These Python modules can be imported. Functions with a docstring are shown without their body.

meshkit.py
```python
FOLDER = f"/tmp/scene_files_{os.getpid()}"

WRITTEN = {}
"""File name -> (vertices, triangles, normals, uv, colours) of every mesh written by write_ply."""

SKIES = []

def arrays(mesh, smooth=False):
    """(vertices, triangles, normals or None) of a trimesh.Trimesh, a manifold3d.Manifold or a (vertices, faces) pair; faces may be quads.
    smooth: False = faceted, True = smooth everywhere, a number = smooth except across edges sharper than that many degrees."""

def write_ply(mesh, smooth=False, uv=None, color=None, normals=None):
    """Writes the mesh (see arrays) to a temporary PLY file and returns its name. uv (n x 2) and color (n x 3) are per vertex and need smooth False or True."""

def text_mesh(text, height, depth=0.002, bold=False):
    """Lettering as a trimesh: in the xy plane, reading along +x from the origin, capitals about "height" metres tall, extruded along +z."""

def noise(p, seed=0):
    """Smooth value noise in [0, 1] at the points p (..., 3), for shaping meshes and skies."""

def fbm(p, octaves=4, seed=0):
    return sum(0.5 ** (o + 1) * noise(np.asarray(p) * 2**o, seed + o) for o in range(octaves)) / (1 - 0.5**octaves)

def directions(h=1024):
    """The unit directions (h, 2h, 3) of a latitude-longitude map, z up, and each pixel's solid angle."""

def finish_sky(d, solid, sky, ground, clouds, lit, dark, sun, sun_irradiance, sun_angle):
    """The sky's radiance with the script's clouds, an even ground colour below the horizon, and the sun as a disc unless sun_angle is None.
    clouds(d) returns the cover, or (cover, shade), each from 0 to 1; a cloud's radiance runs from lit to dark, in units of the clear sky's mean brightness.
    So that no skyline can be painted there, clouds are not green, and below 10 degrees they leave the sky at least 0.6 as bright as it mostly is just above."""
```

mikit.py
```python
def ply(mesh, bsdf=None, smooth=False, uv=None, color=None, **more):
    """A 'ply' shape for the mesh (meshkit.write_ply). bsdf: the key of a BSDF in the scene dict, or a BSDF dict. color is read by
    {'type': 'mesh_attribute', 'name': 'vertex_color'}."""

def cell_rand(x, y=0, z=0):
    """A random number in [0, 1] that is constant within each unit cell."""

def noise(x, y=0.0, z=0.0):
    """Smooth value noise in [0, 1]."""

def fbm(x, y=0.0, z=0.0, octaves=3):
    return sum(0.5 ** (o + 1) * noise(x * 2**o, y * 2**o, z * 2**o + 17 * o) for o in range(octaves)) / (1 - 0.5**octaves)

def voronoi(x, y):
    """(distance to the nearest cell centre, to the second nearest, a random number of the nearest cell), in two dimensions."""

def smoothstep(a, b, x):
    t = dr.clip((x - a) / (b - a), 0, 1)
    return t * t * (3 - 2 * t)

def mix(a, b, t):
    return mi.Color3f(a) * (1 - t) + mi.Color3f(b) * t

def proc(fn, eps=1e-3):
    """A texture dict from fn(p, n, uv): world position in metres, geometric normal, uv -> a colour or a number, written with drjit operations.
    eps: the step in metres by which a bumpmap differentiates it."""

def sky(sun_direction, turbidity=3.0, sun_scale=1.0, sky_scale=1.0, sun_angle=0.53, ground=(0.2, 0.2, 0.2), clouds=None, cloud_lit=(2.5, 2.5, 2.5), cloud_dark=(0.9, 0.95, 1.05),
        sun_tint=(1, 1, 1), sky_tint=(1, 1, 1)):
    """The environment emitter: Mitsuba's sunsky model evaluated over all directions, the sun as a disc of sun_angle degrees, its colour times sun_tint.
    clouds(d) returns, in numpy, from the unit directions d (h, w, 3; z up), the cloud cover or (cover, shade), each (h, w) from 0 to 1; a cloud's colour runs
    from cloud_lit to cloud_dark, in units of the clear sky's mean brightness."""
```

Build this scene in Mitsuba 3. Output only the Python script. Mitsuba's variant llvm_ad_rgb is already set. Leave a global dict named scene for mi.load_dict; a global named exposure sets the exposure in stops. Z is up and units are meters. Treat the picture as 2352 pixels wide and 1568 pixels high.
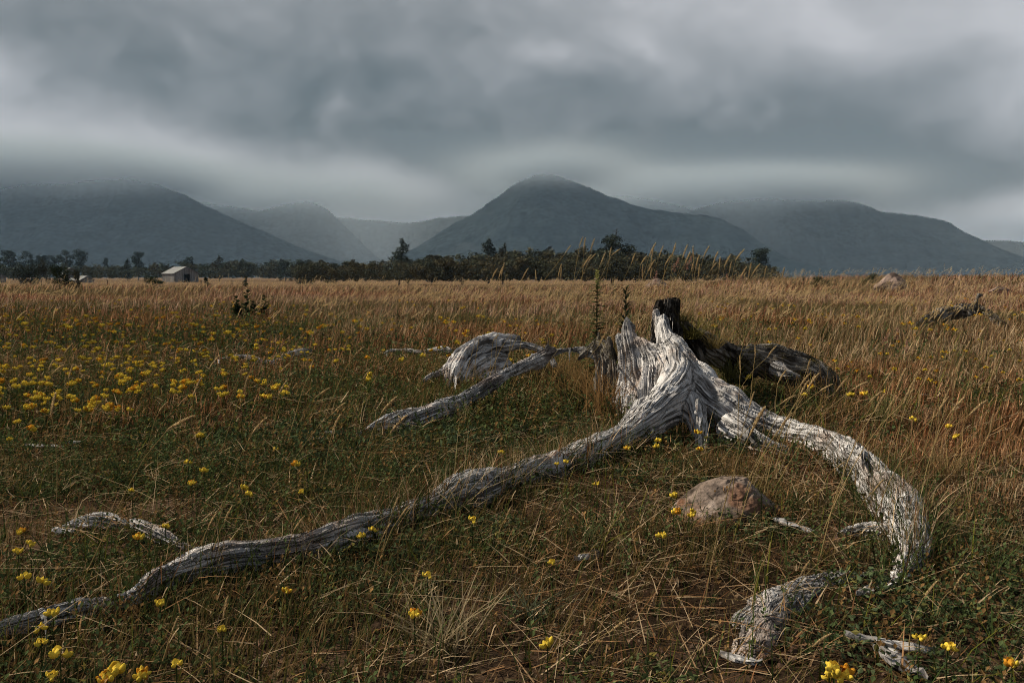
import math
import numpy as np
import trimesh
import drjit as dr
import mitsuba as mi
import mikit
import meshkit
from scipy.spatial import cKDTree
from scipy.interpolate import PchipInterpolator, CubicSpline

rng = np.random.default_rng(7)
T = mi.ScalarTransform4f
scene, labels = {}, {}

# ------------------------------------------------------------------ camera, light, exposure
EYE, PITCH, FOCAL = 0.75, math.radians(4.58), 1846.0      # focal length in pixels of a 2352 wide print
exposure = 2.2
scene['camera'] = {
    'type': 'perspective', 'fov': 2 * math.degrees(math.atan(1176 / FOCAL)), 'fov_axis': 'x', 'near_clip': 0.05, 'far_clip': 20000.0,
    'to_world': T().look_at([0, 0, EYE], [0, math.cos(PITCH), EYE - math.sin(PITCH)], [0, 0, 1]),
    'medium': {'type': 'ref', 'id': 'haze_air'}}

SUN = (-0.72, 0.24, 0.64)


def clouds(d):
    """A heavy overcast: dark billowing banks and paler torn gaps, by compass bearing and elevation in degrees."""
    az = np.degrees(np.arctan2(d[..., 0], d[..., 1]))
    el = np.degrees(np.arcsin(np.clip(d[..., 2], -1, 1)))
    p = np.stack([az / 8, el / 5.5, az * 0], -1)
    w1 = meshkit.fbm(p * 0.8 + 3.1, 5, 5) - 0.5
    w2 = meshkit.fbm(p * 0.8 + 9.7, 5, 6) - 0.5
    a, e = az + 10 * w1, el + 6.0 * w2
    puff = (2 * meshkit.fbm(np.stack([a / 5.5 + 2, e / 3.6, a * 0], -1), 4, 12) - 1) ** 2
    shade = 0.73 - 0.50 * puff + 0.30 * (meshkit.fbm(np.stack([a / 4.2 + 7, e / 3.0, a * 0], -1), 5, 15) - .5) + 0.30 * (meshkit.fbm(np.stack([a / 13, e / 5, a * 0], -1), 5, 11) - 0.5) + 0.17 * (meshkit.fbm(np.stack([az / 2.4, el / 1.7, a * 0], -1), 4, 13) - .5)

    def bank(x, y, sx, sy, k):
        return k * np.exp(-((a - x) / sx) ** 2 - ((e - y) / sy) ** 2)
    # bearing, elevation, widths, how dark (paler gaps are negative)
    for b in ((-12, 10.4, 11, 2.4, .24), (-4, 8.6, 9, 2.0, .20), (5, 7.4, 8, 2.2, .22), (16, 8.0, 10, 1.9, .24), (27, 6.4, 9, 1.6, .28), (-30, 13.5, 11, 2.6, .12), (-12, 13.5, 11, 3, .10),
              (19, 10.5, 6, 1.9, .18), (2, 11.5, 9, 2.4, .10), (9, 4.9, 11, 2.4, .32), (26, 4.4, 9, 1.0, .16), (-1, 4.0, 5, 1.5, .12),
              (-29, 8.6, 7.5, 1.7, -.62), (-21, 7.2, 6, 1.4, -.46), (-35, 6.8, 5, 1.2, -.30), (-9, 6.4, 4.2, 1.5, -.64), (-14, 5.4, 4, .8, -.20), (18, 5.9, 3.4, .6, -.18), (32, 3.2, 3.6, 1.2, -.48), (-36, 11.5, 3.5, 1.6, -.40),
              (14, 17, 9, 3.6, -.40), (32, 14, 5, 4.5, -.58), (24, 17.5, 9, 3, -.36), (9, 14, 4, 2.5, -.18), (-20, 19.5, 16, 2.4, -.12), (28, 10, 3, 1.8, -.26)):
        shade = shade + bank(*b)
    return np.ones_like(shade), np.clip(shade, 0.05, 1)


scene['sky'] = mikit.sky(SUN, turbidity=3, sun_scale=1.0, sky_scale=1.0, sun_angle=2.2, ground=(0.10, 0.09, 0.07), clouds=clouds,
                         cloud_lit=(1.52, 1.53, 1.60), cloud_dark=(0.325, 0.390, 0.425), sun_tint=(0.93, 1.0, 1.07))

# ------------------------------------------------------------------ helpers


def direction(u, v):
    """The direction of a point measured on the 2352 x 1568 print."""
    x, y = (u - 1176) / FOCAL, (784 - v) / FOCAL
    return np.array([x, math.cos(PITCH) + y * math.sin(PITCH), y * math.cos(PITCH) - math.sin(PITCH)])


def at(u, v, y):
    """The surveyed point of that direction at y metres in front of the camera."""
    d = direction(u, v)
    return np.array([0, 0, EYE]) + d * (y / d[1])


def smooth(a, b, x):
    t = np.clip((x - a) / (b - a), 0, 1)
    return t * t * (3 - 2 * t)


def terrain(x, y):
    x, y = np.asarray(x, float), np.asarray(y, float)
    z = 0.62 * smooth(12, 42, y) * smooth(5, 24, x) * (1 - smooth(60, 110, y))
    z = z + 0.10 * smooth(14, 45, y) * smooth(4, 26, -x) * (1 - smooth(60, 110, y))
    z = z + 0.05 * (meshkit.fbm(np.stack([x * .35, y * .35, x * 0], -1), 3, 3) - 0.5) * smooth(2, 8, y)
    z = z - 0.9 * smooth(44, 80, y) * (1 - smooth(4, 20, x) * (1 - smooth(55, 100, y)))
    return z + 0.028 * (meshkit.fbm(np.stack([x * 3.1, y * 3.1, x * 0], -1), 3, 4) - 0.5)


def on_ground(u, v, up=0.0):
    """Where the line of sight of a print point meets the ground (plus up metres)."""
    d = direction(u, v)
    t = (up - EYE) / d[2] if d[2] < -1e-3 else 60.0
    for _ in range(12):
        p = np.array([0, 0, EYE]) + d * t
        t = (float(terrain(p[0], p[1])) + up - EYE) / d[2]
    return np.array([0, 0, EYE]) + d * t


def numbered(name):
    if name not in used:
        used[name] = 0
        return name
    used[name] += 1
    return f'{name}_{used[name]:03d}'


used = {}


def thing(name, label, cat, group=None):
    key = numbered(name)
    labels[key] = {'label': label, 'category': cat}
    if group:
        labels[key]['group'] = group
    return key


def put(key, shape):
    scene[numbered(key)] = shape


def part(root, name, shape):
    key = numbered(root + '__' + name)
    scene[key] = shape
    return key


def struct(name, shape, label, cat='ground'):
    key = numbered(name)
    scene[key] = shape
    labels[key] = {'label': label, 'category': cat, 'kind': 'structure'}
    return key


def stuff(name, shape, label, cat):
    key = numbered(name)
    scene[key] = shape
    labels[key] = {'label': label, 'category': cat, 'kind': 'stuff'}
    return key


def rot(axis, deg):
    return trimesh.transformations.rotation_matrix(math.radians(deg), axis)


def tm(v, f):
    return trimesh.Trimesh(np.asarray(v, float), np.asarray(f, int), process=False)


# ------------------------------------------------------------------ materials
scene['grass_blade'] = {'type': 'principledthin', 'base_color': {'type': 'mesh_attribute', 'name': 'vertex_color'}, 'roughness': 0.55, 'diff_trans': 0.7, 'spec_trans': 0.0, 'eta': 1.3}
scene['leaf'] = {'type': 'principledthin', 'base_color': {'type': 'mesh_attribute', 'name': 'vertex_color'}, 'roughness': 0.34, 'diff_trans': 0.35, 'spec_trans': 0.0, 'eta': 1.4}
scene['tinted'] = {'type': 'twosided', 'bsdf': {'type': 'diffuse', 'reflectance': {'type': 'mesh_attribute', 'name': 'vertex_color'}}}


def soil_colour(p, n, uv):
    a = mikit.fbm(p.x * 1.7, p.y * 1.7, 0, 3)
    b = mikit.fbm(p.x * 26, p.y * 26, p.z * 26, 3)
    far = mikit.smoothstep(7.0, 18.0, p.y)
    near = mikit.mix([.024, .016, .011], [.075, .050, .034], mikit.smoothstep(.3, .75, a)) * (0.55 + 0.9 * b)
    return mikit.mix(near, [.16, .105, .062], far)


scene['soil'] = {'type': 'twosided', 'bsdf': {'type': 'bumpmap', 'arbitrary': mikit.proc(lambda p, n, uv: mikit.fbm(p.x * 60, p.y * 60, p.z * 60, 3), 1.5e-3), 'scale': 0.012,
                                              'bsdf': {'type': 'diffuse', 'reflectance': mikit.proc(soil_colour)}}}


def wood_colour(p, n, uv):
    fibre = mikit.fbm(uv.x * 4, uv.y * 120, 3.3, 3)
    fine = mikit.noise(uv.x * 18, uv.y * 360, 1.7)
    broad = mikit.fbm(p.x * 6, p.y * 6, p.z * 6 + 4, 4)
    grey = mikit.mix([.20, .19, .19], [.66, .65, .665], mikit.smoothstep(.30, .64, fibre * .55 + broad * .45)) * (0.78 + .42 * fine)
    warm = mikit.smoothstep(.52, .72, mikit.fbm(p.x * 9 + 3, p.y * 9, p.z * 9, 3))
    grey = mikit.mix(grey, grey * mi.Color3f(.74, .58, .48), warm * .65)
    spots = mikit.smoothstep(.60, .70, mikit.fbm(p.x * 31, p.y * 31 + 7, p.z * 31, 3))
    grey = mikit.mix(grey, [.06, .058, .05], spots * .5)
    check = mikit.smoothstep(.585, .635, mikit.fbm(uv.x * 5.5, uv.y * 62, 5.0, 2)) * mikit.smoothstep(.34, .58, mikit.noise(uv.x * 6, uv.y * 9, 2.0))
    return mikit.mix(grey, [.022, .019, .018], check * .75)


def wood_relief(p, n, uv):
    return mikit.fbm(uv.x * 4, uv.y * 120, 3.3, 3) + .4 * mikit.noise(uv.x * 18, uv.y * 260, 1.7) - .8 * mikit.smoothstep(.585, .635, mikit.fbm(uv.x * 5.5, uv.y * 62, 5.0, 2))


scene['weathered_wood'] = {'type': 'twosided', 'bsdf': {'type': 'bumpmap', 'arbitrary': mikit.proc(wood_relief, 1.2e-3), 'scale': 0.007,
                                                        'bsdf': {'type': 'diffuse', 'reflectance': mikit.proc(wood_colour)}}}


def old_wood_colour(p, n, uv):
    fibre = mikit.fbm(uv.x * 7, uv.y * 60, 4.3, 3)
    c = mikit.mix([.07, .058, .048], [.36, .335, .31], mikit.smoothstep(.38, .70, fibre * .6 + .4 * mikit.fbm(p.x * 8, p.y * 8, p.z * 8, 3)))
    moss = mikit.smoothstep(.46, .62, mikit.fbm(p.x * 11, p.y * 11, p.z * 11, 3)) * mikit.smoothstep(.1, .7, n.z)
    return mikit.mix(c, mi.Color3f(.085, .07, .03) * (.5 + mikit.noise(p.x * 90, p.y * 90, p.z * 90)), moss)


scene['old_wood'] = {'type': 'twosided', 'bsdf': {'type': 'bumpmap', 'arbitrary': mikit.proc(wood_relief, 1.2e-3), 'scale': 0.008,
                                                  'bsdf': {'type': 'diffuse', 'reflectance': mikit.proc(old_wood_colour)}}}


def charred_colour(p, n, uv):
    fibre = mikit.fbm(uv.x * 9, uv.y * 40, 4.3, 3)
    return mikit.mix([.028, .024, .021], [.30, .265, .235], mikit.smoothstep(.45, .8, fibre * .5 + .5 * mikit.fbm(p.x * 14, p.y * 14, p.z * 14, 3)))


scene['charred_wood'] = {'type': 'twosided', 'bsdf': {'type': 'bumpmap', 'arbitrary': mikit.proc(wood_relief, 1.2e-3), 'scale': 0.008,
                                                      'bsdf': {'type': 'diffuse', 'reflectance': mikit.proc(charred_colour)}}}


def rock_colour(p, n, uv):
    a = mikit.fbm(p.x * 9, p.y * 9, p.z * 9, 4)
    b = mikit.fbm(p.x * 110, p.y * 110, p.z * 110, 3) * mikit.smoothstep(.2, .5, mikit.fbm(p.x * 45, p.y * 45, p.z * 45, 2)) * 1.25
    c = mikit.mix([.062, .050, .043], [.19, .15, .128], mikit.smoothstep(.36, .6, a)) * (.55 + .9 * b)
    rust = mikit.smoothstep(.54, .66, mikit.fbm(p.x * 14 + 9, p.y * 14, p.z * 14, 3))
    c = mikit.mix(c, mi.Color3f(.16, .080, .048) * (.5 + b), rust * .7)
    lich = mikit.smoothstep(.63, .67, mikit.fbm(p.x * 12 + 30, p.y * 12, p.z * 12, 3))
    return mikit.mix(c, mi.Color3f(.44, .36, .32), lich * .55)


def boulder_colour(p, n, uv):
    q = p * 0.35
    a = mikit.fbm(q.x * 9, q.y * 9, q.z * 9, 4)
    b = mikit.fbm(q.x * 40, q.y * 40, q.z * 40, 3)
    c = mikit.mix([.11, .08, .072], [.30, .225, .195], mikit.smoothstep(.36, .62, a)) * (.5 + b)
    return mikit.mix(c, mi.Color3f(.06, .045, .04), mikit.smoothstep(.56, .66, mikit.fbm(q.x * 16, q.y * 16 + 4, q.z * 16, 3)) * .8)


def stone(fn, k, s):
    return {'type': 'twosided', 'bsdf': {'type': 'bumpmap', 'arbitrary': mikit.proc(lambda p, n, uv: mikit.fbm(p.x * k, p.y * k, p.z * k, 3), 2e-3), 'scale': s,
                                         'bsdf': {'type': 'diffuse', 'reflectance': mikit.proc(fn)}}}


scene['rock_skin'] = stone(rock_colour, 55, .012)
scene['boulder_skin'] = stone(boulder_colour, 12, .05)
scene['dark_stone'] = {'type': 'twosided', 'bsdf': {'type': 'diffuse', 'reflectance': mikit.proc(lambda p, n, uv: mi.Color3f(.022, .02, .019) * (.4 + 1.4 * mikit.fbm(p.x * 60, p.y * 60, p.z * 60, 3)))}}


def forest_colour(p, n, uv):
    a = mikit.fbm(p.x / 60, p.y / 60, p.z / 40, 4)
    b = mikit.noise(p.x / 9, p.y / 9, p.z / 9)
    c = mikit.mix([.007, .011, .013], [.014, .020, .022], mikit.smoothstep(.3, .7, a)) * (.5 + b)
    scar = mikit.smoothstep(.66, .74, mikit.fbm(p.x / 130 + 4, p.y / 200, p.z / 26, 3))
    return mikit.mix(c, [.03, .032, .033], scar * .35)


scene['far_forest'] = {'type': 'twosided', 'bsdf': {'type': 'diffuse', 'reflectance': mikit.proc(forest_colour)}}


def plank_colour(p, n, uv):
    k = mikit.cell_rand(dr.floor(p.x * 3.2 + p.y * 1.9), 3)
    return mi.Color3f(.17, .165, .165) * (.65 + .7 * k) * (.75 + .5 * mikit.fbm(p.x * 2, p.y * 2, p.z * 1.2, 3))


scene['barn_planks'] = {'type': 'twosided', 'bsdf': {'type': 'diffuse', 'reflectance': mikit.proc(plank_colour)}}
scene['tin'] = {'type': 'twosided', 'bsdf': {'type': 'diffuse', 'reflectance': mikit.proc(lambda p, n, uv: mi.Color3f(.24, .245, .25) * (.75 + .5 * mikit.fbm(p.x * .9, p.y * .9, p.z * 3, 3)))}}
scene['dark_gap'] = {'type': 'twosided', 'bsdf': {'type': 'diffuse', 'reflectance': {'type': 'rgb', 'value': [.02, .02, .02]}}}

# ------------------------------------------------------------------ air
scene['haze_air'] = {'type': 'homogeneous', 'albedo': {'type': 'rgb', 'value': [.43, .68, 1.0]}, 'sigma_t': 0.00009}
scene['haze'] = {'type': 'cube', 'to_world': T().translate([200, 2900, 227]).scale([4600, 3600, 233]), 'bsdf': {'type': 'null'}, 'interior': {'type': 'ref', 'id': 'haze_air'}}
labels['haze'] = {'label': 'thin grey rain haze filling the air of the valley', 'category': 'haze', 'kind': 'stuff'}

# mist that clings to the hill tops and a few rain veils in the valleys
MLO, MHI = np.array([-3000.0, 1900.0, 20.0]), np.array([3300.0, 5600.0, 450.0])
nz, ny, nx = 36, 72, 128
gz, gy, gx = np.meshgrid(*[np.linspace(MLO[k] + (MHI[k] - MLO[k]) / n / 2, MHI[k] - (MHI[k] - MLO[k]) / n / 2, n) for k, n in ((2, nz), (1, ny), (0, nx))], indexing='ij')
wob = meshkit.fbm(np.stack([gx / 420, gy / 420, gz / 150], -1), 4, 21)
dens = np.zeros_like(gx)


def mist(u, v, y, sx, sy, sz, k):
    global dens
    c = at(u, v, y)
    q = ((gx - c[0]) / sx) ** 2 + ((gy - c[1]) / sy) ** 2 + ((gz - c[2]) / sz) ** 2
    dens = dens + 6.0 * k * np.exp(-q) * np.clip(0.3 + 2.2 * (wob - .3), 0, 2)


for m in ((-60, 405, 2650, 260, 330, 58, .0042), (130, 400, 2600, 330, 330, 60, .0040), (330, 402, 2600, 200, 300, 50, .0030), (700, 446, 3250, 330, 320, 60, .0017), (520, 446, 3250, 260, 320, 60, .0020),
          (640, 520, 2900, 260, 300, 210, .00015), (860, 520, 3100, 120, 420, 200, .00035),
          (1250, 388, 2380, 190, 200, 46, .0030), (1450, 440, 3150, 230, 250, 70, .0020), (1680, 436, 2900, 330, 260, 52, .0022), (1860, 430, 2950, 260, 260, 46, .0022),
          (1700, 500, 2760, 160, 150, 120, .0003)):
    mist(*m)
edge = np.ones_like(gx)
for g, k in ((gx, 0), (gy, 1), (gz, 2)):
    edge *= smooth(0, .06, (g - MLO[k]) / (MHI[k] - MLO[k])) * smooth(0, .06, (MHI[k] - g) / (MHI[k] - MLO[k]))
dens = dens * edge + 0.00009
scene['mist_air'] = {'type': 'heterogeneous', 'albedo': {'type': 'constvolume', 'value': {'type': 'rgb', 'value': [.55, .63, .71]}}, 'scale': 1.0,
                     'sigma_t': {'type': 'gridvolume', 'grid': mi.VolumeGrid(dens[..., None].astype(np.float32)), 'to_world': T().translate(MLO.tolist()).scale((MHI - MLO).tolist()), 'filter_type': 'trilinear'}}
scene['mist'] = {'type': 'cube', 'to_world': T().translate(((MLO + MHI) / 2).tolist()).scale(((MHI - MLO) / 2).tolist()), 'bsdf': {'type': 'null'},
                 'interior': {'type': 'ref', 'id': 'mist_air'}, 'exterior': {'type': 'ref', 'id': 'haze_air'}}
labels['mist'] = {'label': 'low mist clinging to the hill tops and rain veils between them', 'category': 'mist', 'kind': 'stuff'}

# ------------------------------------------------------------------ ground
ang = np.unique(np.concatenate([np.arange(-46, 46.01, .33), np.linspace(46, 314, 46)]))[:-1]
ang = np.radians(ang)
rad = np.concatenate([[0.12], 0.5 * 1.017 ** np.arange(0, 245), 0.5 * 1.017 ** 244 * 1.07 ** np.arange(1, 84)])
R, A = np.meshgrid(rad, ang, indexing='ij')
X, Y = R * np.sin(A), R * np.cos(A)
Z = terrain(X, Y)
fine = (np.abs(X) < 6) & (R < 12)
Z = Z + np.where(fine, 0.03 * (meshkit.fbm(np.stack([X * 9, Y * 9, X * 0], -1), 4, 12) - .5) * (1 - smooth(6, 12, R)), 0)
nr, na = R.shape
ii, jj = np.meshgrid(np.arange(nr - 1), np.arange(na), indexing='ij')
jn = (jj + 1) % na
quads = np.stack([ii * na + jj, ii * na + jn, (ii + 1) * na + jn, (ii + 1) * na + jj], -1).reshape(-1, 4)
gv = np.stack([X, Y, Z], -1).reshape(-1, 3)
gf = np.vstack([quads[:, [0, 2, 1]], quads[:, [0, 3, 2]], np.stack([np.zeros(na - 2, int), np.arange(1, na - 1) + 1, np.arange(1, na - 1)], 1)])
struct('ground', mikit.ply(tm(gv, gf), 'soil', smooth=True), 'wide flat meadow ground of dark crumbly soil running to the hills')

# ------------------------------------------------------------------ hills


def hill(skyline, y, back, label, seed, steep=1.5, soft=.85):
    pts = np.array([at(u, v, y) for u, v in skyline])
    prof = PchipInterpolator(pts[:, 0], pts[:, 2])
    step = 6.6
    xs = np.arange(pts[0, 0], pts[-1, 0], step)
    H = prof(xs)
    H = H + np.clip(H / 200, 0, 1) * (16 * (meshkit.fbm(np.stack([xs / 95, 0 * xs + seed, 0 * xs], -1), 4, seed) - .5))
    span = steep * H.max()
    ts = np.concatenate([np.linspace(-1, 0, max(int(span / step / 1.25), 20)), np.linspace(0, 1, 14)[1:] ** 1.3])
    S, Tt = np.meshgrid(xs, ts, indexing='ij')
    Hs = np.repeat(H[:, None], len(ts), 1)
    Yv = y + np.where(Tt < 0, Tt * span, Tt * back)
    shape = np.where(Tt < 0, (1 + Tt) ** 1.12, (1 - Tt) ** 1.3)
    rid = meshkit.fbm(np.stack([S / 170, Yv / 420, S * 0], -1), 4, seed) - .5
    Hx = Hs * np.clip(shape + 0.36 * rid * np.sin(np.pi * np.clip(-Tt, 0, 1)) ** 1.0, 0, None)
    canopy = 2.6 * (meshkit.noise(np.stack([S / 11, Yv / 11, S * 0], -1), seed + 3) - .3) + 3.6 * (meshkit.noise(np.stack([S / 27, Yv / 27, S * 0], -1), seed + 4) - .5)
    Zv = Hx + canopy * smooth(8, 40, Hx) * (1 - soft * smooth(.70, .93, Hx / np.maximum(Hs, 1))) - 6 * (1 - smooth(0, 12, Hx))
    n, m = S.shape
    i, j = np.meshgrid(np.arange(n - 1), np.arange(m - 1), indexing='ij')
    q = np.stack([i * m + j, (i + 1) * m + j, (i + 1) * m + j + 1, i * m + j + 1], -1).reshape(-1, 4)
    jit = (meshkit.noise(np.stack([S / 6, Yv / 6, S * 0], -1), seed + 8) - .5) * 4
    v = np.stack([S + jit, Yv, Zv], -1).reshape(-1, 3)
    struct('hill', mikit.ply((v, q), 'far_forest', smooth=True), label, 'hill')


hill([(-420, 500), (-200, 448), (0, 432), (100, 424), (200, 418), (270, 414), (350, 424), (420, 450), (500, 488), (600, 528), (700, 572), (770, 596), (860, 622), (960, 637)], 2600, 500, 'broad wooded hill on the left, its flat top lost in mist', 31)
hill([(300, 470), (440, 462), (520, 475), (600, 482), (660, 472), (705, 467), (745, 480), (780, 505), (820, 545), (860, 585), (920, 625), (980, 640)], 3300, 600, 'dim rounded hill behind the slope of the left hill', 33)
hill([(620, 520), (760, 500), (860, 506), (940, 512), (1010, 500), (1060, 498), (1200, 480), (1320, 500), (1450, 560), (1500, 640)], 4700, 700, 'faint far ridge seen through rain between the hills', 35)
hill([(800, 634), (880, 606), (940, 575), (1020, 530), (1100, 480), (1150, 445), (1200, 414), (1245, 403), (1290, 408), (1340, 425), (1420, 457), (1480, 477), (1560, 486), (1640, 500), (1700, 525), (1750, 560), (1800, 592), (1880, 622), (1980, 640)],
     2400, 500, 'steep forested peak in the middle with a long right shoulder', 37, 1.7, 0)
hill([(1330, 470), (1400, 452), (1470, 457), (1540, 470), (1600, 487), (1700, 520), (1800, 580), (1860, 640)], 3300, 500, 'narrow ridge showing just behind the shoulder of the peak', 39)
hill([(1430, 620), (1520, 520), (1620, 476), (1700, 463), (1800, 459), (1900, 461), (1965, 466), (2030, 486), (2110, 496), (2165, 508), (2215, 533), (2260, 556), (2310, 575), (2360, 592), (2450, 615), (2560, 640)],
     3000, 600, 'long dark blue hill on the right sloping down to the frame edge', 41)
hill([(2100, 600), (2200, 565), (2290, 553), (2380, 556), (2520, 540), (2800, 560)], 4700, 500, 'low blue ridge peeping out beyond the right hill', 43)

# ------------------------------------------------------------------ foliage generator


def leaf_cards(centres, size, cols, r, up=0.35):
    """Small pointed leaf faces: four corners each, tilted at random."""
    n = len(centres)
    a = r.normal(size=(n, 3))
    a[:, 2] = np.abs(a[:, 2]) + up
    a /= np.linalg.norm(a, axis=1, keepdims=True)
    b = np.cross(a, r.normal(size=(n, 3)))
    b /= np.linalg.norm(b, axis=1, keepdims=True) + 1e-9
    c = np.cross(a, b)
    s = (size * r.uniform(.6, 1.35, n))[:, None]
    fold = a * s * .22
    v = np.stack([centres - b * s, centres - c * s * .55 - fold, centres + b * s, centres + c * s * .55 - fold], 1).reshape(-1, 3)
    k = np.arange(n)[:, None] * 4
    f = np.concatenate([k + [0, 1, 2], k + [0, 2, 3]])
    return v, f, np.repeat(cols, 4, 0)


def crown_points(lobes, n, r):
    lobes = np.asarray(lobes, float)
    w = lobes[:, 3] * lobes[:, 4]
    idx = r.choice(len(lobes), n, p=w / w.sum())
    d = r.normal(size=(n, 3))
    d /= np.linalg.norm(d, axis=1, keepdims=True)
    rr = r.uniform(.12, 1.0, n) ** .5
    rr *= 1 + .35 * (meshkit.noise(d * 2.5 + lobes[idx, :3], 5) - .5)
    L = lobes[idx]
    return L[:, :3] + d * rr[:, None] * np.stack([L[:, 3], L[:, 3], L[:, 4]], 1)


def trunk_mesh(h, r0, r1, lean=0.0, sides=7):
    m = trimesh.creation.cylinder(1, 1, sections=sides)
    v = m.vertices.copy()
    t = v[:, 2] + .5
    rr = r0 + (r1 - r0) * t
    v = np.stack([v[:, 0] * rr + lean * t * h, v[:, 1] * rr, t * h], 1)
    return tm(v, m.faces)


scene['bark'] = {'type': 'twosided', 'bsdf': {'type': 'diffuse', 'reflectance': {'type': 'rgb', 'value': [.07, .06, .052]}}}


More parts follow.
